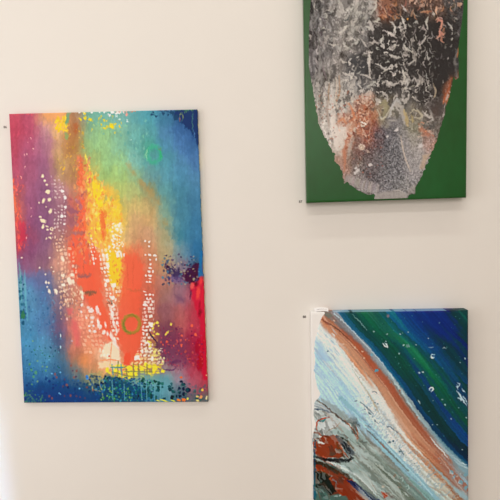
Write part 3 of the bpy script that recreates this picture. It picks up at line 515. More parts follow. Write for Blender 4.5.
    # rust stain
    P([(356, 100), (364, 94), (374, 94), (376, 106), (372, 116), (374, 132), (372, 146), (366, 144), (360, 132), (354, 130), (348, 150), (344, 158), (343, 152), (349, 138), (350, 124), (338, 125), (340, 116), (350, 114)], 'a86c54', .42, 2.5, 4, 4)
    rz = sstep(2, -4, s.sd([(356, 100), (364, 94), (374, 94), (376, 106), (372, 116), (374, 132), (372, 146), (366, 144), (360, 132), (354, 130), (348, 150), (344, 158), (343, 152), (349, 138), (350, 124), (338, 125), (340, 116), (350, 114)], X, Y)); flakes(3, 3.4, 391, .56, .64, 'a86850', rz*.7); flakes(2.6, 3, 395, .56, .64, 'd0b4a0', rz*.7); flakes(2.4, 3, 399, .58, .66, '6c4840', rz*.7)
    squig(46, 340, 94, 376, 150, ['b08470', '98604c', 'd0b8a8', '7c4438', 'ccc0b4', '8c5044'], 2, 6, .5, 1.3, .8, .4, .7)
    K([(350, 104), (353, 110), (356, 118), (350, 122)], 1.2, 'c07c5c', .8, .8); K([(339, 122), (344, 119), (348, 124)], 1.5, 'c08464', .8, .8); K([(362, 122), (366, 124), (368, 125)], 1.1, 'dcd0c4', .9)
    K([(349, 138), (345, 150), (346, 160), (345, 172)], 1.3, 'b07860', .8, .8); K([(354, 136), (352, 144), (349, 158)], 1.6, 'a8a098', .7, 1); P([(356, 132), (364, 138), (362, 156), (354, 172), (352, 160), (354, 146)], '5c5050', .55, 2.5, 2)
    P([(366, 150), (378, 140), (386, 142), (390, 160), (380, 176), (364, 176)], '5c5656', .3, 4, 3)
    B(363, 147.5, 3.4, 3.0, 'd0beae', .9, .2, .9); s.ring(363, 147.3, 1.4, .5, '9c8470', .8); T(s, 8, 360, 144, 367, 151, .4, .8, ['a88c78', 'e0d4c8'], .8)
    # tan curls
    for pts, wd, c in (([(382, 106), (386, 102), (388, 108), (385, 116)], 2.4, '948c70'), ([(379, 110), (383, 120), (388, 116), (392, 108)], .8, 'c8c0ac'), ([(393, 108), (398, 104), (403, 108), (405, 116), (406, 124)], 2.2, 'a8a098'), ([(390, 118), (394, 106), (398, 100), (402, 104)], 1.6, 'b4b0ac'), ([(394, 112), (399, 113), (398, 119)], 1.8, '5c5850'), ([(405, 110), (408, 120), (409, 126)], 1.8, 'b09c74'), ([(411, 114), (415, 110), (420, 112), (423, 116), (421, 119), (417, 118)], 1.2, 'b8ae98'), ([(413, 116), (414, 122)], 1.4, 'a89870'), ([(427, 104), (432, 112), (434, 120), (430, 122)], 1.0, 'b0aaa4'), ([(424, 112), (430, 118), (434, 118)], .9, 'c0b8b0'), ([(398, 121), (390, 121)], .8, 'b0a8a0')):
        K(pts, wd, c, .8, .7, .0006)
    P([(430, 100), (442, 98), (444, 110), (440, 120), (434, 114), (426, 106)], '4c4644', .7, 2, 2)
    # rust rim on the right and the grey drip over it
    K([(452, 78), (449, 90), (446, 96), (444, 104)], 1.0, 'b86848', .85, .8); K([(452, 74), (448, 88), (444, 98)], 2.6, '80503f', .6, 1.6); K([(459.6, 46), (457, 58)], .8, 'b06c48', .9)
    K([(458, 50), (455, 60), (456, 72), (458, 78)], 1.3, '74706c', .85, .7); P([(446, 64), (456, 66), (455, 76), (446, 80), (436, 92), (434, 84)], '3a3838', .85, 2, 2)
    K([(434, 84), (437, 92), (435, 98)], 1, 'a0907c', .8); B(436, 112, 3, 5, '584c48', .7, 0, 2)
    P([(420, 124), (426, 130), (432, 132), (430, 138), (424, 134), (420, 130)], 'b87860', .65, 1.2, 2)
    squig(16, 419, 122, 434, 138, ['c88868', 'dcc0b0', '54504e', 'a06450'], 2, 4, .4, .8, .85)
    P([(426, 126), (438, 122), (436, 128), (428, 130)], '54524f', .6, 1.5, 1.5)
    # pale flank on the lower right and combed pale edge along the foot
    P([(401, 136), (410, 132), (436, 140), (428, 160), (418, 182), (410, 176), (404, 158)], 'a49c9a', .4, 4, 3)
    K([(402, 136), (404, 148), (407, 160), (412, 172)], .8, 'c8b8a8', .7); P([(424, 155), (431, 153), (425, 168), (421, 170)], 'b49c86', .75, 1.2, 1.2)
    for k in range(22):
        x = 346+k*1.55; K([(x+2, 175+k*.45), (x+rnd(-.3, .3), 183+k*.55)], rnd(.6, 1.2), jit('9c9490', .05), .75, .6)
    P([(376, 196), (382, 192), (398, 190), (408, 194), (409, 199), (377, 200)], 'a09892', .75, 1, 1); K([(394, 191), (400, 190), (405, 193)], .5, 'b8b0a8', .8); P([(408, 191), (417, 184), (417, 193), (409, 195)], '948c86', .6, 1, 1)
    keep = lambda x, y: x > 352+(150-y)*.1 and x < 440-(y-120)*.33
    T(s, 520, 350, 124, 436, 192, .25, .7, ['b4aaa4', '58524e', '8c8480', 'beb4ae', '605854', '9a928c'], .4, 1., keep); T(s, 30, 352, 140, 385, 180, .3, .7, ['a0685a', '8c5a50'], .8)
    for x, y, r in ((372, 165, 1.6), (357, 168, 1.4), (359, 171, 1.6), (389, 137, 1), (398, 130, 1.6), (422, 146, 2), (356.5, 173, 1.3)): B(x, y, r*1.3, r, 'c8c0bc', .85, -.5, .6)
    s.bristle(.8, .9, 1.5, 1.8, 55); s.crisp(.4, 1.08, .45); s.rgb *= np.array([1.01, .98, .955])
    lip = s.sd(SHAPE2, X, Y)
    d = lip+1.3*(vnoise(X, Y, 2.6, 2.2, 51, 2)-.5)*2*sstep(70, 110, Y)+.5*(vnoise(X, Y, 3, 3, 52)-.5)
    s.skin = d
    # the bare ground keeps its own green in a separate sheet
    return s

# ------------------------------------------------------------------ artwork three: diagonal pour in blue, rust and white
SEAM_Y = [300, 312, 330, 347, 367, 385, 403, 425, 440, 455, 470, 500, 560]
SEAM_X = [327, 337, 352, 370, 385.5, 400, 411.5, 428, 440, 455, 470, 500, 560]
def paint_diagonal():
    s = Sheet(305, 304, 474, 560)
    X, Y = s.X, s.Y
    Tt = X-np.interp(Y, SEAM_Y, SEAM_X)
    g = {305: '-34 e2ded8 -24 e2ded8 -17 e0dcd6 -14 6c645c -8 9c6c5c -4 8c7470 -1.5 8c9098 1.5 205c8c 5 165080 9 0c5068 14 0b4858 20 0c5858 26 1c6c58 32 2c6c50 38 1c6054 45 0c5068 53 126890 61 0e4494 70 0c3c98 85 0c3698 100 0b2e90 112 0c2c84 120 0c3c5c 130 105058',
         321: '-34 e2ded8 -28 e0dcd6 -25.5 b8704c -22 c07850 -20 b05c38 -16 ac5c3c -12.5 a06048 -10.5 746a68 -5 7c7a7c -2.5 8c8c90 2 1f5c94 5 165080 9 0b4c60 14 0a4858 20 0c5454 26 13604f 32 1e6650 38 1a5c50 45 0c5064 53 126090 61 0e4494 75 0c3690 90 0b2c88 105 0c2c80 115 0b3a58 122 105058',
         330: '-34 e2ded8 -29 d8d8d6 -26 d4d6d8 -24 c87c54 -18 c8805c -13.5 bc6c44 -11.5 b45c38 -9 7c5850 -7 746a6a -2.5 7c7c80 0 c0ccd0 2 1f5c94 5 165490 9 0b4c60 14 0a4450 20 0b5050 26 0c5450 32 1a6454 38 1c6858 44 105878 52 0c4c94 62 0b3c90 75 0b3488 88 0a2a84 98 0a2a80 108 0c3058 116 0b3c4c',
         350: '-56 d8dcdc -48 c0d0dc -40 d8dcde -32 dcdcd8 -27 c88864 -21 c88460 -16 c87c58 -12 b05030 -9 a8543c -6.5 80706e -4.5 7c7c80 -2 848a90 0 90b4c0 2 185690 6 0c4c84 10 0a4858 15 0a4850 22 0b4e4c 28 0c4458 32 0c4878 37 18684c 43 1a6858 49 0c4c68 56 0c4890 66 0b3c88 76 0b3464 84 0a2c74 92 0b3860 104 0b3c54',
         370: '-72 a0c4dc -60 a8cce0 -52 b4d2e2 -44 d8e0e4 -36 e2e2de -31 dcc8b8 -27 c88058 -20 c4805c -16 b85838 -11 b05840 -7.5 94604c -4.5 767c7e -2 80949a 1.5 185c98 5 0c4888 10 0a444c 17 0a4448 24 0a4c50 30 0d4084 35 104c70 40 14644c 46 125858 54 0c4c5c 62 0d4888 70 0c4080 80 0c3c68',
         390: '-86 a4cce4 -76 a8cee2 -66 a0cae0 -58 98c8e0 -50 b8d4e0 -42 dce2e4 -34 e4e2dc -26 dccabc -22 c88460 -16 c47c58 -12 b45c40 -8 a85c44 -5 807870 -2 8ca2a4 1 2468a4 5 0c4484 10 083c54 17 083c4c 23 0a4468 27 0c4088 33 0e5850 40 0d544c 48 0c4468 56 0c3c74 64 0c4050',
         410: '-100 e0dcd4 -92 98a8a8 -84 a8cee0 -74 98c4dc -66 8cbcd4 -58 a8cce0 -48 d4e0e4 -38 e4e2de -28 e0dad0 -23 d09878 -18 c47c58 -13 b86848 -9 a85c44 -6 94705f -2 8aa4a8 1 2c6ca4 5 0c4484 10 083848 17 083c48 23 093c68 28 0c3c90 33 0c4c60 40 0c5048 48 0b4858 56 0c3c60',
         430: '-118 d0ccc4 -108 bcbcb4 -98 889890 -86 849488 -76 889c94 -68 8cb4c4 -62 88c0dc -54 b4d4e0 -46 dce0e0 -38 dee0de -32 e0d4c8 -27 cc9070 -20 c4805c -14 b46444 -9 a86048 -5 94786c -2 86a4aa 1 1c5c98 5 0b3c70 11 083848 18 083c50 24 0c4090 30 0c409c 36 0c4464',
         450: '-134 a84830 -118 b0b4ac -104 90a49c -92 909c94 -80 8c988c -70 7c7c70 -65 78b0cc -59 8cc0d8 -53 d4dcdc -46 e0e0de -41 dccfc4 -36 c88c68 -28 c47c54 -21 b46040 -15 ac684c -9 a08878 -4 98b4b8 0 4c88a8 4 0c3c78 10 082c50 18 08304c 26 0c3c80',
         470: '-156 6c3020 -140 98a098 -120 98a8a0 -104 8c9c94 -92 8c9488 -80 7c8c80 -72 7c847c -66 74a8b8 -61 8cc4d0 -55 dcdcd4 -48 dcd8cc -43 cca888 -36 bc7c54 -28 ac6848 -20 a47460 -13 90807c -6 6c98a8 -1 80a8b8 3 2c6494 10 0b3460',
         490: '-176 406058 -150 a04020 -130 88948c -112 98a49c -100 848c80 -88 6c7868 -78 64887c -68 68a098 -58 a0bcb4 -50 d0d0bc -44 b08c6c -38 a06c4c -33 98b0b0 -27 80a8b0 -20 a06c58 -14 7cb0c4 -8 9c7868 0 5c8ca8 8 1c4c80',
         540: '-180 7c8c84 -140 98a49c -100 84948c -60 8cb0b0 -40 b08c6c -20 7ca8b8 0 3c78a0 20 0c3460'}
    pts = []
    for y, r in g.items():
        q = r.split(); pts += [(float(q[i]), y, q[i+1]) for i in range(0, len(q), 2)]
    pts = [p for p in pts if not (abs(p[0]) < 1.2 and p[1] < 440)]
    s.rgb = s.field(pts, 1.15, 9, warp=1.1, wsx=4, wsy=4, seed=61, xy=(Tt, Y))
    # flow lines along the pour
    n1 = vnoise(Tt, Y, 1.5, 40, 63, 2); n2 = vnoise(Tt, Y, 4, 60, 64, 2); n3 = vnoise(X, Y, 1.3, 1.3, 65, 2)
    s.rgb *= (1+.22*(n1-.5)+.22*(n2-.5)+.12*(n3-.5))[..., None]
    P, B, K, T = s.poly, s.blob, s.stroke, scatter
    # deep greens bleeding into the ultramarine corner
    P([(447, 311), (469, 310), (469, 342), (462, 338), (456, 326)], '0b3c4c', .75, 3, 3); K([(459, 311), (464, 316), (468, 322)], 1, '1c6468', .7, 1); P([(424, 326), (428, 325), (440, 338), (438, 344), (430, 338)], '0b3c58', .6, 2, 2); P([(438, 338), (452, 340), (466, 362), (468, 380), (458, 372), (446, 358)], '0b3e4c', .65, 4, 3)
    P([(405, 314), (446, 311), (458, 328), (452, 340), (436, 336), (418, 324)], '0b2a90', .55, 5, 4)
    K([(352, 314), (360, 322), (367, 330)], .4, '80b0a0', .7); K([(349, 314), (360, 326), (372, 340), (386, 356)], 1, '0a3c44', .6, 1.2)
    K([(362, 312), (372, 320), (384, 331), (396, 342), (412, 358), (430, 378), (446, 398)], 1.6, '1a5c50', .4, 1.6)
    # slate sliver and pale seam
    off = lambda t, y0, y1: [(float(np.interp(y, SEAM_Y, SEAM_X))+t, y) for y in np.arange(y0, y1, 5.)]
    K(off(-9.5, 330, 470), 1.8, 'a44e32', .55, 1.4, 0, False); K(off(-18.5, 326, 455), 3.2, 'c48662', .5, 1.6, 0, False); K(off(-13.6, 330, 450), .5, '944a30', .5, .5, 0, False); K(off(-15.5, 335, 450), .5, 'dca684', .5, .5, .0004, False)
    K([(334, 313.5), (344, 322), (352, 330), (362, 341), (374, 353), (384, 365)], .5, 'bcc8ca', .8, .35, .0005, False)
    K([(384, 366), (396, 382), (406, 396), (416, 412), (428, 427)], .8, '90aeb0', .75, .6, .0004, False)
    K([(326, 315), (334, 321), (342, 327), (349, 334)], 1.1, '726e6c', .8, .7); P([(324.5, 313), (330, 312.5), (333, 316), (328, 318), (325, 316)], '6c6c60', .85, .6, .7)
    K([(322, 319.5), (329, 323.5), (338, 329), (346, 336), (352, 342)], .5, '5c3c34', .75); K([(321, 319), (326, 322.5), (330, 325)], .9, '8c4c3c', .7)
    K([(337, 331), (345, 338), (352, 346), (359, 353), (368, 364), (377, 376), (388, 390)], .5, '90503c', .75)
    for a, b, c in ((343, 343.5, 1.1), (354.5, 347, 1), (362.5, 351, 1), (334, 320.6, .9), (364, 357.5, .8)): B(a, b, c, c*.8, 'd8a888', .9)
    B(371.6, 354.3, 1.7, 1.5, '5c9cbc', .9); B(376.2, 370, 1.6, 1.4, '3c94b8', .95)
    squ = [(392, 376, 3), (398, 386, 3), (403, 393, 2.5), (395, 383, 2.), (389, 373, 2), (410, 404, 2), (418, 416, 2.4), (408, 402, 1.6)]
    for x, y, r in squ: K([(x-r*.6, y-r), (x, y), (x+r*.7, y+r)], .7, 'c0ccc8', .8, .6)
    T(s, 60, 374, 352, 420, 420, .3, .8, ['88a8b0', '5c8c9c', 'c08870', 'b05838'], .7, 1., lambda x, y: -9 < x-np.interp(y, SEAM_Y, SEAM_X) < -1)
    # white flecks on the dark water
    for x, y, r in ((373.5, 331.2, .8), (387, 334, .8), (408, 332, .6), (403.5, 344.6, .7), (416, 344.5, .6), (399, 353, .8), (385.7, 341, .6), (419, 372, .9), (445, 404, .9), (451, 418, .6), (465, 358, .8), (428.5, 338, .7), (414, 358, .4), (433, 400, .5), (442, 399, .5), (460, 362, .5), (466, 417, .8), (400, 334, .8), (432, 424, .6), (437, 424, .6), (462, 449, .6)):
        B(x, y, r, r*.8, 'a8c0c0', .85)
    B(407.5, 345.5, 1.7, 1.5, '88a8a8', .5); B(388, 316, 1.2, 1.4, '6c6470', .9)
    K([(383, 343), (384.5, 345.6), (387, 346.8), (386.5, 343.5), (384.5, 342.5)], .7, 'dce8e8', .95, .35, .0008); B(385.6, 345, .7, .7, '7c9898')
    K([(434, 353.6), (431.5, 354), (430.6, 356), (432.6, 357.6), (433.6, 356.6)], .8, '9cc8e0', .95, .35, .0008); B(431.5, 357, .9, .8, 'e0ecec'); B(434, 354, .8, .9, '60a0c8')
    K([(429, 388), (431.5, 386.6), (433, 388.6), (431, 390.5)], .8, 'd4e4e4', .95, .35, .0008); B(429.5, 389, .8, .7, '88b0c0'); K([(422, 371), (423.5, 372)], .5, 'd0e0e0'); K([(442.5, 348), (444, 346.8), (446, 348)], .5, '88a0a8', .8)
    K([(418, 399), (420, 403)], .6, 'b0c8c8', .8); K([(428, 347), (432, 347), (434, 346.5)], .5, '7098b0', .7)
    for pts, wd in (([(457, 382), (459.5, 383.5), (458, 386), (456, 386)], .5), ([(457, 390), (460, 395), (464, 401), (467, 405)], .8), ([(462, 395), (465, 398), (467.5, 403)], .6), ([(458, 397), (461, 399), (460, 396)], .9), ([(462, 388), (465, 392)], .5), ([(457, 384), (457.5, 389)], .4)): K(pts, wd, 'b4ccd4', .9, .4, .0006)
    T(s, 110, 345, 314, 468, 440, .25, .55, ['7ca8a8', '5c90a8', '488894', '3c6c9c'], .6, 1., lambda x, y: x-np.interp(y, SEAM_Y, SEAM_X) > 6)
    # white lace where rust meets blue at the right edge
    for pts, wd in (([(452, 456), (456, 458), (460, 462), (466, 464)], .8), ([(454, 459), (458, 463), (464, 466), (468, 468)], .9), ([(450, 454), (454, 455)], .5), ([(430, 436), (436, 444), (444, 452), (448, 458)], .6)): K(pts, wd, 'dce4e4', .9, .5, .0006)
    P([(448, 450), (456, 455), (462, 461), (468, 466), (468, 478), (460, 472), (452, 464)], '6898a4', .6, 1.5, 2)
    P([(440, 462), (448, 466), (456, 474), (464, 484), (468, 490), (468, 496), (458, 490), (448, 478)], 'a46450', .6, 1.5, 2)
    for x, y, rx, ry in ((451.5, 471, 2.4, 1.8), (461, 481.5, 2.4, 2.1), (465.5, 474, 1.8, 1.6), (454, 476, 1, 2), (466, 487, 1.4, 2.4)): B(x, y, rx, ry, '5c9cb8', .9, .6, .5, .0004); 
    K([(449, 469), (450.6, 472.6), (453, 473)], .5, 'b0c0c4', .8); K([(459, 479), (458.6, 482), (461, 484)], .5, 'b0c0c4', .8)
    K([(455, 488), (462, 493), (468, 498)], 2.6, '8cb4bc', .8, 1.2); K([(440, 456), (446, 464), (452, 474), (458, 484), (466, 494)], .6, 'c8a898', .6); K([(440, 488), (448, 492), (456, 500)], 1.6, 'a06c4c', .8, .8); K([(426, 484), (438, 490), (446, 498)], .8, 'a08464', .7, .6)
    P([(432, 474), (444, 482), (454, 494), (446, 494), (436, 484)], 'd8d8c8', .6, 1.5, 1.5)
    T(s, 40, 428, 440, 466, 494, .3, .9, ['b05438', '7c98a4', 'd09c80', 'c8d0cc'], .6, 1., lambda x, y: -22 < x-np.interp(y, SEAM_Y, SEAM_X) < -2)
    # white band: tan threads and navy flecks
    K([(352, 368), (357, 376), (364, 387), (367, 392)], .4, 'b8a888', .8); K([(366, 389), (371, 398), (377, 408), (379, 413)], .8, 'b8a484', .85); K([(381, 412), (388, 420), (396, 430)], .4, 'c8b49c', .6)
    K([(402, 432), (410, 440), (418, 448), (424, 452)], .7, 'dcb898', .6); K([(372, 391), (375, 391), (377, 393)], .4, '405c70', .9)
    for pts, wd in (([(360, 401), (365, 405), (370, 410), (373, 413)], .7), ([(386, 425), (390, 426), (394, 429), (398, 432)], .5), ([(374, 419), (376, 421), (378, 423)], .6), ([(368, 411), (371, 413.5)], .9), ([(399, 447), (402, 451), (404, 454)], .8), ([(364, 408), (365.5, 409)], .5), ([(355, 400.5), (357, 400)], .4)): K(pts, wd, '3c6078', .9, .4)
    for x, y, r in ((341, 397.5, 1.0), (375, 401.6, .7), (377.5, 403, .7), (389.5, 441.5, 1.5), (393, 440, 1.2), (375.2, 420, .8), (387.4, 426, .9), (369.5, 423.5, .5), (327.5, 350.7, .8), (345, 399.5, .5), (399.5, 450.5, 1), (368, 396, .5), (359.5, 377, .5)): B(x, y, r, r*.85, '2c5c80', .9)
    T(s, 90, 372, 405, 424, 468, .3, .7, ['6c8ca0', '406078', 'a8b8c0', 'b0a898', 'f0eeea'], .75, 1., lambda x, y: -56 < x-np.interp(y, SEAM_Y, SEAM_X) < -38)
    for _ in range(70):
        y = rnd(345, 425); t0 = -78+(y-345)*.1+rnd(-14, 18); x = np.interp(y, SEAM_Y, SEAM_X)+t0+10; L = rnd(3, 9)
        K([(x, y), (x+L*.8, y+L)], rnd(.3, .7), jit(['c8e0ec', '84b4d0', 'e4ecf0', '94c4e0'][int(rng.integers(4))], .03), .6, .5)
    for _ in range(24):
        y = rnd(328, 356); x = 318+(y-328)*.3+rnd(0, 14); L = rnd(3, 8)
        K([(x, y), (x+L*.85, y+L)], rnd(.3, .8), jit(['a8b0b4', 'c4ccd0', 'e8e8e6', '90acc0'][int(rng.integers(4))], .03), .7, .6)
    P([(315, 340), (318, 341), (326, 352), (334, 362), (326, 362), (318, 352)], '94bcd8', .7, 1.5, 1.5); P([(314, 346), (320, 352), (326, 360), (318, 360)], '84b4d8', .6, 1.5, 1.5)
    # pale blue rill along the lower side of the white band
    K([(340, 397), (352, 408), (364, 420), (374, 431), (386, 444), (400, 458), (414, 472), (428, 488), (440, 502)], 1.9, '74b4d4', .85, .9, .0005, False)
    K([(352, 410), (366, 424), (378, 436), (390, 449), (404, 463), (418, 478), (432, 494)], .5, 'b0d8e8', .8, .5, 0, False)
    K([(366, 428), (374, 436), (384, 446), (396, 458), (408, 470)], .8, '544c40', .75, .7); K([(355, 424), (357, 430), (358, 438)], .9, 'a85838', .9); K([(380, 442), (386, 448)], .5, 'b07050', .8)
    # silt below: sage green with brown, white and rust folds
    P([(319, 397), (330, 402), (345, 412), (358, 424), (352, 428), (338, 418), (326, 407)], '88948c', .75, 1, 1.4)
    P([(315, 400), (322, 402), (332, 410), (342, 420), (352, 428), (344, 432), (336, 436), (322, 436), (315, 424), (314, 410)], 'ccc6be', .85, .9, 1.6)
    K([(317, 399.5), (325, 405), (333, 412), (342, 419), (348, 424)], .8, '4c3c34', .9, .5); K([(344, 419), (349, 424), (353, 429), (356, 436), (357, 440)], .7, 'b05838', .9); K([(348, 422), (354, 428), (358, 434)], .5, 'e0d0c0', .9)
    K([(315, 405), (321, 408), (328, 411), (331, 412)], 1.1, '5c7080', .85, .7); K([(315, 403), (322, 405), (330, 410)], .8, '8c98a0', .7, .6); K([(315, 408), (320, 409)], .9, '2c4058', .85); K([(314, 412), (322, 415), (332, 415)], .8, '9c9890', .6)
    K([(329, 416.6), (323, 417.6), (317.5, 420), (316.5, 425), (317, 430)], .9, 'b44428', .95); K([(319, 421), (323, 420), (326, 418)], 1.0, '2c7c8c', .95); B(328.5, 416.4, .9, .8, '7c3434')
    for _ in range(26):
        x, y = rnd(316, 338), rnd(403, 430); L = rnd(3, 8)
        if y < 400+(x-316)*.75: continue
        K([(x, y), (x+L*.6, y+L*.3), (x+L, y+L*.65)], rnd(.3, .7), jit(['b4aaa2', 'c8c0b8', '98948c', 'a8b4b0'][int(rng.integers(4))], .03), .7, .5)
    P([(318, 424), (330, 420), (338, 424), (332, 430), (320, 431)], 'd4cec8', .9, .8, .8); K([(340, 422), (335, 427), (329, 429), (326, 432)], .5, '9c8468', .85); P([(330, 431), (340, 424), (354, 432), (356, 442), (346, 440), (336, 436)], '9cb0a8', .85, 1, 1.2)
    K([(314, 432), (318, 432), (323, 436)], 1.2, 'a05038', .9)
    P([(313, 438), (320, 437), (326, 434), (337, 435), (339, 441), (343, 450), (344, 456), (338, 457), (326, 456), (316, 453), (314, 446)], '8c331a', .97, .6, 2.0)
    K([(314.5, 437), (319, 441), (324, 443)], 1.4, 'd8d0c4', .95); K([(316, 436), (321, 439)], .6, '7c8478', .8); K([(324, 436), (326, 439)], .4, 'd0a088', .7)
    K([(336, 442), (340, 448), (344, 456)], 1.6, '6c3c1c', .7, 1); B(333, 453, 2.6, 1.6, '6c4a38', .7, 0, 1)
    K([(337, 436), (342, 441), (347, 447), (352, 453), (351, 458)], 2.9, '14202e', .95, .8); K([(316, 456), (326, 459), (338, 460), (348, 460), (353, 457)], 2.0, '14181e', .92, .6); K([(338, 442), (342, 449), (346, 454), (348, 457)], .8, 'a85438', .95); K([(339, 442), (343, 448)], .35, 'd8a890', .9)
    K([(344, 438), (349, 442), (355, 450)], 1.1, '6c5038', .8, .8); B(342, 437, 1.8, 1.2, '1c2820', .9, .6); B(346, 439.5, 1.6, .8, '24342c', .9, .6); B(359, 445.5, 1.3, .6, '2c3430', .9, .4)
    P([(355, 444), (362, 446), (367, 453), (365, 460), (358, 463), (352, 464), (356, 456)], 'b4bcb6', .6, 1.6, 3.5); P([(362, 442), (376, 446), (384, 454), (374, 452), (364, 448)], 'c8ccc4', .55, 1.6, 2)
    P([(340, 460), (352, 462), (364, 466), (360, 474), (350, 472), (342, 468)], '90a49c', .7, 1.2, 1.5)
    K([(327, 461), (333, 462.5), (340, 466), (348, 470), (354, 474)], 1.3, 'dcdcd6', .9, .7); K([(338, 464), (346, 466)], 1.0, 'ccd4d0', .8); K([(354, 473), (361, 479), (368, 486), (375, 494)], 2.1, 'd8d4cc', .9, 1); K([(362, 472), (369, 480), (374, 488), (379, 496)], .7, 'd4d0c4', .85, .5); K([(366, 474), (372, 482), (376, 490)], .5, 'a08c78', .7)
    P([(314, 459), (322, 461), (334, 466), (348, 474), (352, 478), (346, 480), (334, 474), (322, 466), (314, 464)], '2c2014', .9, .8, 1.4); K([(324, 461), (333, 466), (344, 472)], .8, '3c6460', .85, .6)
    P([(314, 462), (322, 465), (334, 472), (346, 476), (354, 482), (364, 492), (370, 500), (378, 512), (346, 510), (344, 496), (336, 490), (330, 480), (332, 475), (324, 470), (315, 466)], '842c16', .95, .7, 2.2)
    P([(315, 470), (324, 472), (331, 475), (328, 478), (334, 486), (337, 491), (331, 495), (324, 491), (315, 486)], '14201c', .95, .7, 1.2); B(319, 482, 2, 1.2, '2c5450', .8, 0, .8); K([(318, 470), (326, 473), (330, 476)], .8, '302c18', .8)
    P([(314, 488), (322, 489), (330, 495), (338, 494), (346, 496), (352, 504), (314, 508)], '46685e', .92, .8, 1.2); B(336, 495.6, 1.8, .8, '88a89c', .8); B(340, 495, 1, .8, 'a0b8ac', .8); K([(318, 490), (320, 498)], .8, '7c4c38', .6)
    P([(346, 479), (351, 480), (357, 483), (366, 490), (376, 497), (386, 504), (374, 503), (362, 494), (354, 487)], '0c1a56', .97, .5, .7); K([(332, 478), (336, 481), (338, 484)], .5, '6c5c74', .6)
    P([(381, 491), (390, 492), (387, 496), (384, 498)], 'b03a1c', .95, .5, .7); B(391, 496, 2.4, 2, '605048', .7, 0, 1); B(383, 486, 1.4, 1, 'd0b8a0', .8)
    lz = sstep(372, 356, X+.6*(Y-450))*sstep(404, 414, Y-.2*(X-316)); uu = X+8*(vnoise(X, Y, 8, 8, 87)-.5); vv = Y+9*(vnoise(X, Y, 8, 8, 88)-.5)
    for sd_, c_, k_ in ((101, '4c4038', .55), (104, '24302e', .55), (107, '98aaa2', .5), (110, '7c4c38', .45), (113, 'c8c8c0', .45)):
        s.lay(np.s_[:, :], lz*k_*.6*sstep(.64, .72, vnoise(uu-.7*vv, vv+.4*uu, 4.5, 11, sd_, 2)), hexc(c_))
    for y in np.arange(440, 502, 3.2): B(314.4+rnd(-.4, .8), y, rnd(.7, 1.3), rnd(1, 2.2), jit('1f4c6c', .06), .85)
    K([(314.4, 490), (315.6, 498)], 1.2, '1c5c84', .9)
    for _ in range(90):
        y = rnd(428, 498); x = rnd(350, 430)
        if x-np.interp(y, SEAM_Y, SEAM_X) > -74: continue
        L = rnd(2, 7); K([(x, y), (x+L, y+L*rnd(.5, 1.)), (x+L*1.5, y+L*1.2)], rnd(.3, .8), jit(['b8c4bc', '6c7c70', '9cb0a8', 'c8c8bc', '7c7460', '8c8474'][int(rng.integers(6))], .03), .6, .6)
    for x, y in ((395, 476), (400, 478), (406, 486), (418, 482), (412, 470)): K([(x, y), (x+2, y-1.4), (x+3, y+2), (x+1, y+3)], .5, 'c0c8c0', .7)
    B(394.5, 475, 1, 2, 'a05838', .7, .5, .7); B(399, 486.5, 1.6, .7, 'a87058', .7)
    wb = sstep(-60, -54, Tt)*sstep(-30, -38, Tt)*sstep(385, 410, Y); n5 = vnoise(X+.6*Y, Y, 2.6, 2.6, 81, 3)
    s.lay(np.s_[:, :], wb*.55*sstep(.58, .66, n5), hexc('8ca0a8')); s.lay(np.s_[:, :], wb*.5*sstep(.42, .34, n5), hexc('b8b4a8'))
    gb = sstep(-74, -82, Tt)*sstep(420, 440, Y)*sstep(345, 365, X); n6 = vnoise(Tt+6*(vnoise(X, Y, 9, 9, 83)-.5), Y+10*(vnoise(X, Y, 9, 9, 84)-.5), 4, 14, 85, 3)
    s.lay(np.s_[:, :], gb*.7*sstep(.54, .66, n6), hexc('b4bcb2')); s.lay(np.s_[:, :], gb*.7*sstep(.44, .34, n6), hexc('6a7468'))
    s.bristle(.8, .8, 1.6, 1.6, 77); s.crisp(.7, 1.05, .5)
    lum = s.rgb.mean(-1, keepdims=True); s.rgb = lum+(s.rgb-lum)*np.where(lum > .42, np.where((s.rgb[..., 2]-s.rgb[..., 0] > .06)[..., None], .58, .80), .86); s.rgb[..., 2] *= np.where(s.rgb[..., 2]-s.rgb[..., 0] > .2, np.where(lum[..., 0] < .42, .82, .95), 1)
    s.rgb *= 1-np.array([.075, .05, .045])*sstep(.55, .8, lum)
    # bare primed canvas down the left rim
    ly = [300, 311.5, 314, 318, 322, 327, 334, 342, 352, 362, 370, 384, 394, 397, 402, 410, 416, 424, 432, 440, 460, 560]
    lx = [326, 325, 324.6, 321.6, 320, 318.6, 317, 315, 314.5, 315.6, 314.5, 317, 320.6, 319, 314.5, 314, 314, 316, 313.6, 311, 309, 306]
    s.skin = np.interp(Y, ly, lx)-X+1.2*(vnoise(X, Y, 2, 2, 71, 2)-.5)
    return s

# ------------------------------------------------------------------ stretched canvas and paint-film builders
DEP = .040
def mesh_from_grid(name, co, quads, col, mat, parent):
    me = bpy.data.meshes.new(name)
    me.vertices.add(len(co)); me.vertices.foreach_set('co', co.astype(np.float32).ravel())
    n = len(quads); me.loops.add(n*4); me.polygons.add(n)
    me.loops.foreach_set('vertex_index', quads.astype(np.int32).ravel())
    me.polygons.foreach_set('loop_start', np.arange(0, n*4, 4, dtype=np.int32))
    me.polygons.foreach_set('use_smooth', np.ones(n, dtype=bool))
    at = me.color_attributes.new('pigment', 'FLOAT_COLOR', 'POINT')
    lin = np.clip((srgb2lin(col)-(.006 if 'blue' in mat.name else .019))/GAIN[mat.name.split('_')[-1]], 0.002, .95)
    at.data.foreach_set('color', np.concatenate([lin, np.ones((len(co), 1))], 1).astype(np.float32).ravel())
    me.update(calc_edges=True); me.validate()
    me.materials.append(mat)
    o = bpy.data.objects.new(name, me); C.objects.link(o); o.parent = parent
    return o
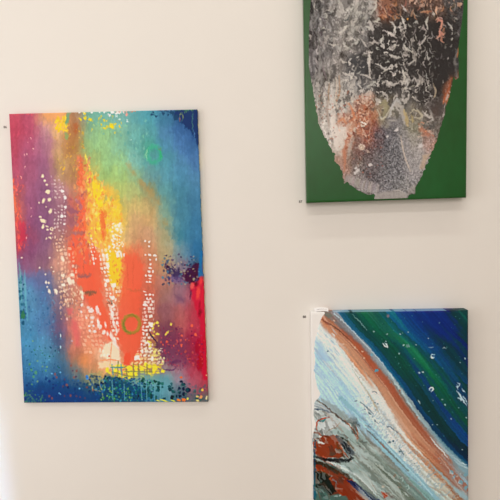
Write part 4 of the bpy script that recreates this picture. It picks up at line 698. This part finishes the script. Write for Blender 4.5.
class Frame:
    """four front corners: TL TR BR BL in wall coordinates (x, z) and the matching artwork units"""
    def __init__(s, world, art, dep=.040):
        s.dep = dep; s.w = np.array(world, float); s.a = np.array(art, float)
        s.W = np.linalg.norm(s.w[1]-s.w[0]); s.H = np.linalg.norm(s.w[3]-s.w[0])
        s.base = (s.w[2]+s.w[3])/2
        M, b = [], []
        for (u, v), (x, y) in zip(((0, 0), (1, 0), (1, 1), (0, 1)), s.a):
            M += [[u, v, 1, 0, 0, 0, -u*x, -v*x], [0, 0, 0, u, v, 1, -u*y, -v*y]]; b += [x, y]
        s.hm = np.append(np.linalg.solve(np.array(M, float), np.array(b, float)), 1.0)
    def art(s, u, v):
        h = s.hm; q = h[6]*u+h[7]*v+1
        return np.stack([(h[0]*u+h[1]*v+h[2])/q, (h[3]*u+h[4]*v+h[5])/q], -1)
    def mix(s, q, u, v):
        u = u[..., None]; v = v[..., None]
        return (q[0]*(1-u)+q[1]*u)*(1-v)+(q[3]*(1-u)+q[2]*u)*v
    def place(s, u, v, d):
        p = s.mix(s.w, u, v)-s.base
        return np.stack([p[..., 0], -s.dep-.001+d, p[..., 1]], -1)      # local to the thing's base
def profile(L, n, k, DEP, r=.003):
    """one direction of a wrapped canvas: position along the front and depth behind it"""
    front = np.linspace(r, L-r, n)
    arc = np.linspace(0, math.pi/2, 4)[1:]
    sx, sd = [], []
    for d in np.linspace(DEP, r, k)[:-1]: sx.append(0.); sd.append(d)
    for t in arc[::-1]: sx.append(r-r*math.sin(t)); sd.append(r-r*math.cos(t))
    a = len(sx)
    sx2 = [L-x for x in sx[::-1]]; sd2 = sd[::-1]
    return np.array(sx+list(front)+sx2), np.array(sd+[0.]*n+sd2), a
def canvas(frame, sheet, nu, nv, mat, parent, colour, k=8, relief=1.0):
    x, dx, a = profile(frame.W, nu, k, frame.dep); y, dy, b = profile(frame.H, nv, k, frame.dep)
    XX, YY = np.meshgrid(x/frame.W, y/frame.H); DX, DY = np.meshgrid(dx, dy)
    D = np.maximum(DX, DY)
    fold = D > .0031
    # paint carries on round the edge: sample inward by the depth
    UU = np.clip(XX+np.where(DX > 0, np.where(XX < .5, DX, -DX), 0)/frame.W, 0, 1); VV = np.clip(YY+np.where(DY > 0, np.where(YY < .5, DY, -DY), 0)/frame.H, 0, 1)
    A = frame.art(UU, VV)
    col = colour(A[..., 0], A[..., 1], XX, YY, DX, DY)
    P = frame.place(XX, YY, D)
    if sheet is not None: P[..., 1] -= np.where(D == 0, sheet.sample(sheet.h, A[..., 0], A[..., 1])*relief, 0)
    nyy, nxx = XX.shape; idx = np.arange(nyy*nxx).reshape(nyy, nxx)
    q = np.stack([idx[:-1, :-1], idx[1:, :-1], idx[1:, 1:], idx[:-1, 1:]], -1)
    jj, ii = np.meshgrid(np.arange(nyy-1), np.arange(nxx-1), indexing='ij')
    kk = k-1
    side_x = (ii < kk) | (ii >= nxx-1-kk); side_y = (jj < kk) | (jj >= nyy-1-kk)
    q = q[~(side_x & side_y)]
    return mesh_from_grid('canvas', P.reshape(-1, 3), q, col.reshape(-1, 3), mat, parent)
def film(name, frame, sheet, nu, nv, mat, parent, thick=.0011):
    """poured paint: thick skin that dips into the canvas along its outline"""
    XX, YY = np.meshgrid(np.linspace(.006, .994, nu), np.linspace(.004, .996, nv))
    A = frame.art(XX, YY); d = sheet.sample(sheet.skin, A[..., 0], A[..., 1])
    h = np.clip(-d/.8, -1, 1); h = np.where(h > 0, thick*np.sqrt(np.clip(h, 0, 1)), .0008*h)
    h = h+np.where(h > thick*.5, sheet.sample(sheet.h, A[..., 0], A[..., 1]), 0)
    rim = np.minimum(np.minimum(XX, 1-XX), np.minimum(YY, 1-YY)) <= .0065
    h = np.where(rim, -.0005, h)
    P = frame.place(XX, YY, -h); col = sheet.sample(sheet.rgb, A[..., 0], A[..., 1])
    idx = np.arange(nu*nv).reshape(nv, nu)
    q = np.stack([idx[:-1, :-1], idx[1:, :-1], idx[1:, 1:], idx[:-1, 1:]], -1).reshape(-1, 4)
    q = q[(d.ravel()[q] < .9).any(1)]
    used = np.unique(q); re = np.full(nu*nv, -1); re[used] = np.arange(len(used))
    return mesh_from_grid(name, P.reshape(-1, 3)[used], re[q], col.reshape(-1, 3)[used], mat, parent)
def thing(name, label, cat, loc, group=None):
    o = bpy.data.objects.new(name, None); C.objects.link(o); o.location = loc; o.empty_display_size = .1
    o['label'] = label; o['category'] = cat
    if group: o['group'] = group
    return o

def to_wall(px, py, y=-DEP):
    d = _f*F_PX+_r*(px-250)-_u*(py-250); t = (y+DIST)/d[1]
    return (d[0]*t, EYE+d[2]*t)
def size_quad(tl, tr, bl, br, dep=.040):
    q = [tl, tr, br, bl]; return Frame([to_wall(*p, -dep-.001) for p in q], q, dep)
GROUP = 'unframed paintings hung on the white wall'

# rainbow painting ---------------------------------------------------
fr = size_quad((8.8, 113.8), (197.2, 109.2), (23.8, 403.0), (208.2, 402.0), .017)
sh = paint_rainbow()
root = thing('painting', 'large unframed rainbow abstract painting with a green ring and an olive ring, on the left', 'painting', (fr.base[0], 0, fr.base[1]), GROUP)
M_P1 = pigment('acrylic_rainbow', .5, .18, .06)
def col1(ax, ay, XX, YY, DX, DY):
    c = sh.sample(sh.rgb, ax, ay)
    n = vnoise(YY*90, DX*400, 1.2, 2, 91, 2)[..., None]
    right = ((DX > .002) & (XX > .5))[..., None]
    return np.where(right & (n > .5) & (YY < .9)[..., None], np.where((n > .62), hexc('e8dcae'), hexc('b0a860')), c)
canvas(fr, sh, 470, 730, M_P1, root, col1, k=6)

# green painting -------------------------------------------------------
W2 = .762
tl, tr, bl, br = (303.5, 0), (468.0, 0), (306.7, 203.0), (466.4, 197.6)
k2 = -.21
ext = lambda a, b: (a[0]+(a[0]-b[0])*.235, a[1]+(a[1]-b[1])*.235)
fr2 = size_quad(ext(tl, bl), ext(tr, br), bl, br)
sh2 = paint_pour()
root2 = thing('painting', 'unframed green painting with a grey and black marbled poured shape, upper right', 'painting', (fr2.base[0], 0, fr2.base[1]), GROUP)
M_P2 = pigment('acrylic_green', .34, .5); M_P2B = pigment('poured_enamel_grey', .42, .3)
def col2(ax, ay, XX, YY, DX, DY):
    n = vnoise(ax, ay, 5, 9, 95, 3)-.5; m2 = vnoise(ax, ay, 30, 60, 96, 2)-.5
    c = hexc('17502a')*np.ones(ax.shape+(3,)); c = c*(1+.10*n+.12*m2)[..., None]
    return c
canvas(fr2, None, 90, 140, M_P2, root2, col2)
pf = film('poured_paint', fr2, sh2, 410, 620, M_P2B, root2); pf['label'] = 'grey, black and cream marbled poured paint with rust stains'

# diagonal painting -----------------------------------------------------
tl, tr, bl, br = (311.0, 312.4), (468.3, 310.2), (313.4, 500), (468.6, 500)
ext = lambda a, b: (a[0]+(a[0]-b[0])*.235, a[1]+(a[1]-b[1])*.235)
fr3 = size_quad(tl, tr, ext(bl, tl), ext(br, tr))
sh3 = paint_diagonal()
root3 = thing('painting', 'unframed painting of diagonal blue, rust and white pours with a tag on top', 'painting', (fr3.base[0], 0, fr3.base[1]), GROUP)
M_P3 = pigment('primed_canvas', .55, .2); M_P3B = pigment('poured_enamel_blue', .4, .2)
def col3(ax, ay, XX, YY, DX, DY):
    c = np.ones(ax.shape+(3,))*hexc('e6e1da')
    c = np.where(((sh3.sample(sh3.skin, ax, ay) < 0) & ~((DX > .0005) & (XX < .5)))[..., None], sh3.sample(sh3.rgb, ax, ay), c)
    side = (DX > .0005) | (DY > .0005)
    wrap = sh3.sample(sh3.rgb, ax, ay)
    n = vnoise(XX*160, YY*160, 6, 6, 97, 2)
    pale = wrap*.3+hexc('90a6b0')*.7  # top side: light from above put into the colour as a paler blue-grey
    top = (DY > .0005) & (YY < .5) & (ax > 333)
    c = np.where((side & (XX > .5) & (DX > .0005))[..., None], wrap, c)
    c = np.where(top[..., None], np.where((n > .30)[..., None], pale, wrap), c)
    low = (DX > .0005) & (XX < .5) & (ay > 436) & (n > .5) & (DX < .008)
    c = np.where(low[..., None], hexc('2c5470'), c)
    return c
canvas(fr3, None, 200, 300, M_P3, root3, col3)
pf3 = film('poured_paint', fr3, sh3, 400, 620, M_P3B, root3); pf3['label'] = 'blue, green, rust, white and sage poured paint in diagonal bands'

# ------------------------------------------------------------------ paper tag standing on the top edge of the lower painting
M_PAPER = plain('tag_paper', (.93, .92, .93), .7, .2); M_INK = plain('tag_ink', (.35, .32, .38), .7, .1)
def lid(px):                      # height of the painting's top side under a point
    a, b = to_wall(*tl), to_wall(*tr); t = (px-tl[0])/(tr[0]-tl[0]); return a[0]+(b[0]-a[0])*t, a[1]+(b[1]-a[1])*t
xa, za = lid(314.8); xb, zb = lid(328.8)
tag = thing('paper_tag', 'small white paper tag with a faint line of writing, standing on the lower right painting', 'label', ((xa+xb)/2, -DEP+.012, (za+zb)/2))
def ribbon(name, xs, prof, mat, parent, thick=.0004, z0=None):
    """folded strip: prof(x) gives a list of (y, z) down the fold"""
    import bmesh
    bm = bmesh.new(); cols = [[bm.verts.new((x, y, z)) for y, z in prof(x)] for x in xs]
    for a, b in zip(cols[:-1], cols[1:]):
        for i in range(len(a)-1): bm.faces.new((a[i], b[i], b[i+1], a[i+1]))
    bmesh.ops.recalc_face_normals(bm, faces=bm.faces[:])
    bmesh.ops.solidify(bm, geom=bm.faces[:], thickness=thick)
    me = bpy.data.meshes.new(name); bm.to_mesh(me); bm.free(); me.materials.append(mat)
    o = bpy.data.objects.new(name, me); C.objects.link(o); o.parent = parent; return o
hw = (xb-xa)/2; HT = .0112
slope = (zb-za)/(xb-xa)
def tent(x):
    t = x/hw; lift = .0003+.0026*(1-t*t) + slope*x          # the strip bows: its ends curl off the canvas
    return [(.008, lift+.0004), (.0062, lift+HT*.5), (.0004, lift+HT), (-.0004, lift+HT), (-.004, lift+HT*.5), (-.0072, lift+.0002)]
ribbon('folded_card', np.linspace(-hw, hw, 17), tent, M_PAPER, tag)
# faint line of writing: short pen strokes lying on the front leaf
import bmesh
bm = bmesh.new(); x = -hw*.72; r2 = random.Random(4)
while x < hw*.75:
    wd = r2.uniform(.0007, .0018); t = x/hw; zc = .0003+.0026*(1-t*t)+slope*x+HT*.52
    hgt = r2.uniform(.0007, .0015)
    vs = [bm.verts.new((x+a*wd, -.0046-.0012*(.5-b)*.2-.0002, zc+(b-.5)*hgt)) for a, b in ((0, 0), (1, 0), (1, 1), (0, 1))]
    bm.faces.new(vs); x += wd+r2.choice((.0005, .0006, .0016))
bmesh.ops.solidify(bm, geom=bm.faces[:], thickness=.0001)
me = bpy.data.meshes.new('writing'); bm.to_mesh(me); bm.free(); me.materials.append(M_INK)
o = bpy.data.objects.new('writing', me); C.objects.link(o); o.parent = tag; o['label'] = 'faint grey line of writing'

# ------------------------------------------------------------------ vinyl catalogue numbers on the wall
M_VINYL = plain('black_vinyl', (.045, .035, .03), .5, .3)
M_VINYLG = plain('grey_vinyl', (.20, .165, .15), .5, .3)
def number(txt, px, py, size, mat, label):
    c = bpy.data.curves.new('wall_number', 'FONT'); c.body = txt; c.size = size; c.extrude = .0003; c.align_x = 'CENTER'; c.align_y = 'CENTER'; c.offset = size*.016
    t = bpy.data.objects.new('tmp', c); C.objects.link(t)
    bpy.context.view_layer.update()
    me = bpy.data.meshes.new_from_object(t.evaluated_get(bpy.context.evaluated_depsgraph_get()))
    bpy.data.objects.remove(t); me.name = 'wall_number'; me.materials.clear(); me.materials.append(mat)
    o = bpy.data.objects.new('wall_number', me); C.objects.link(o)
    x, z = to_wall(px, py, 0.0); o.location = (x, -.0003, z); o.rotation_euler = (math.pi/2, 0, 0)
    o['label'] = label; o['category'] = 'number'; o['group'] = 'catalogue numbers on the wall'
number('86', 5.2, 127.2, .0108, M_VINYLG, 'tiny faded grey number on the wall left of the rainbow painting')
number('87', 300.5, 201.8, .0108, M_VINYL, 'tiny black number on the wall by the green painting\'s lower left corner')
number('88', 304.4, 316.9, .0108, M_VINYL, 'tiny black number on the wall left of the diagonal painting with the tag')
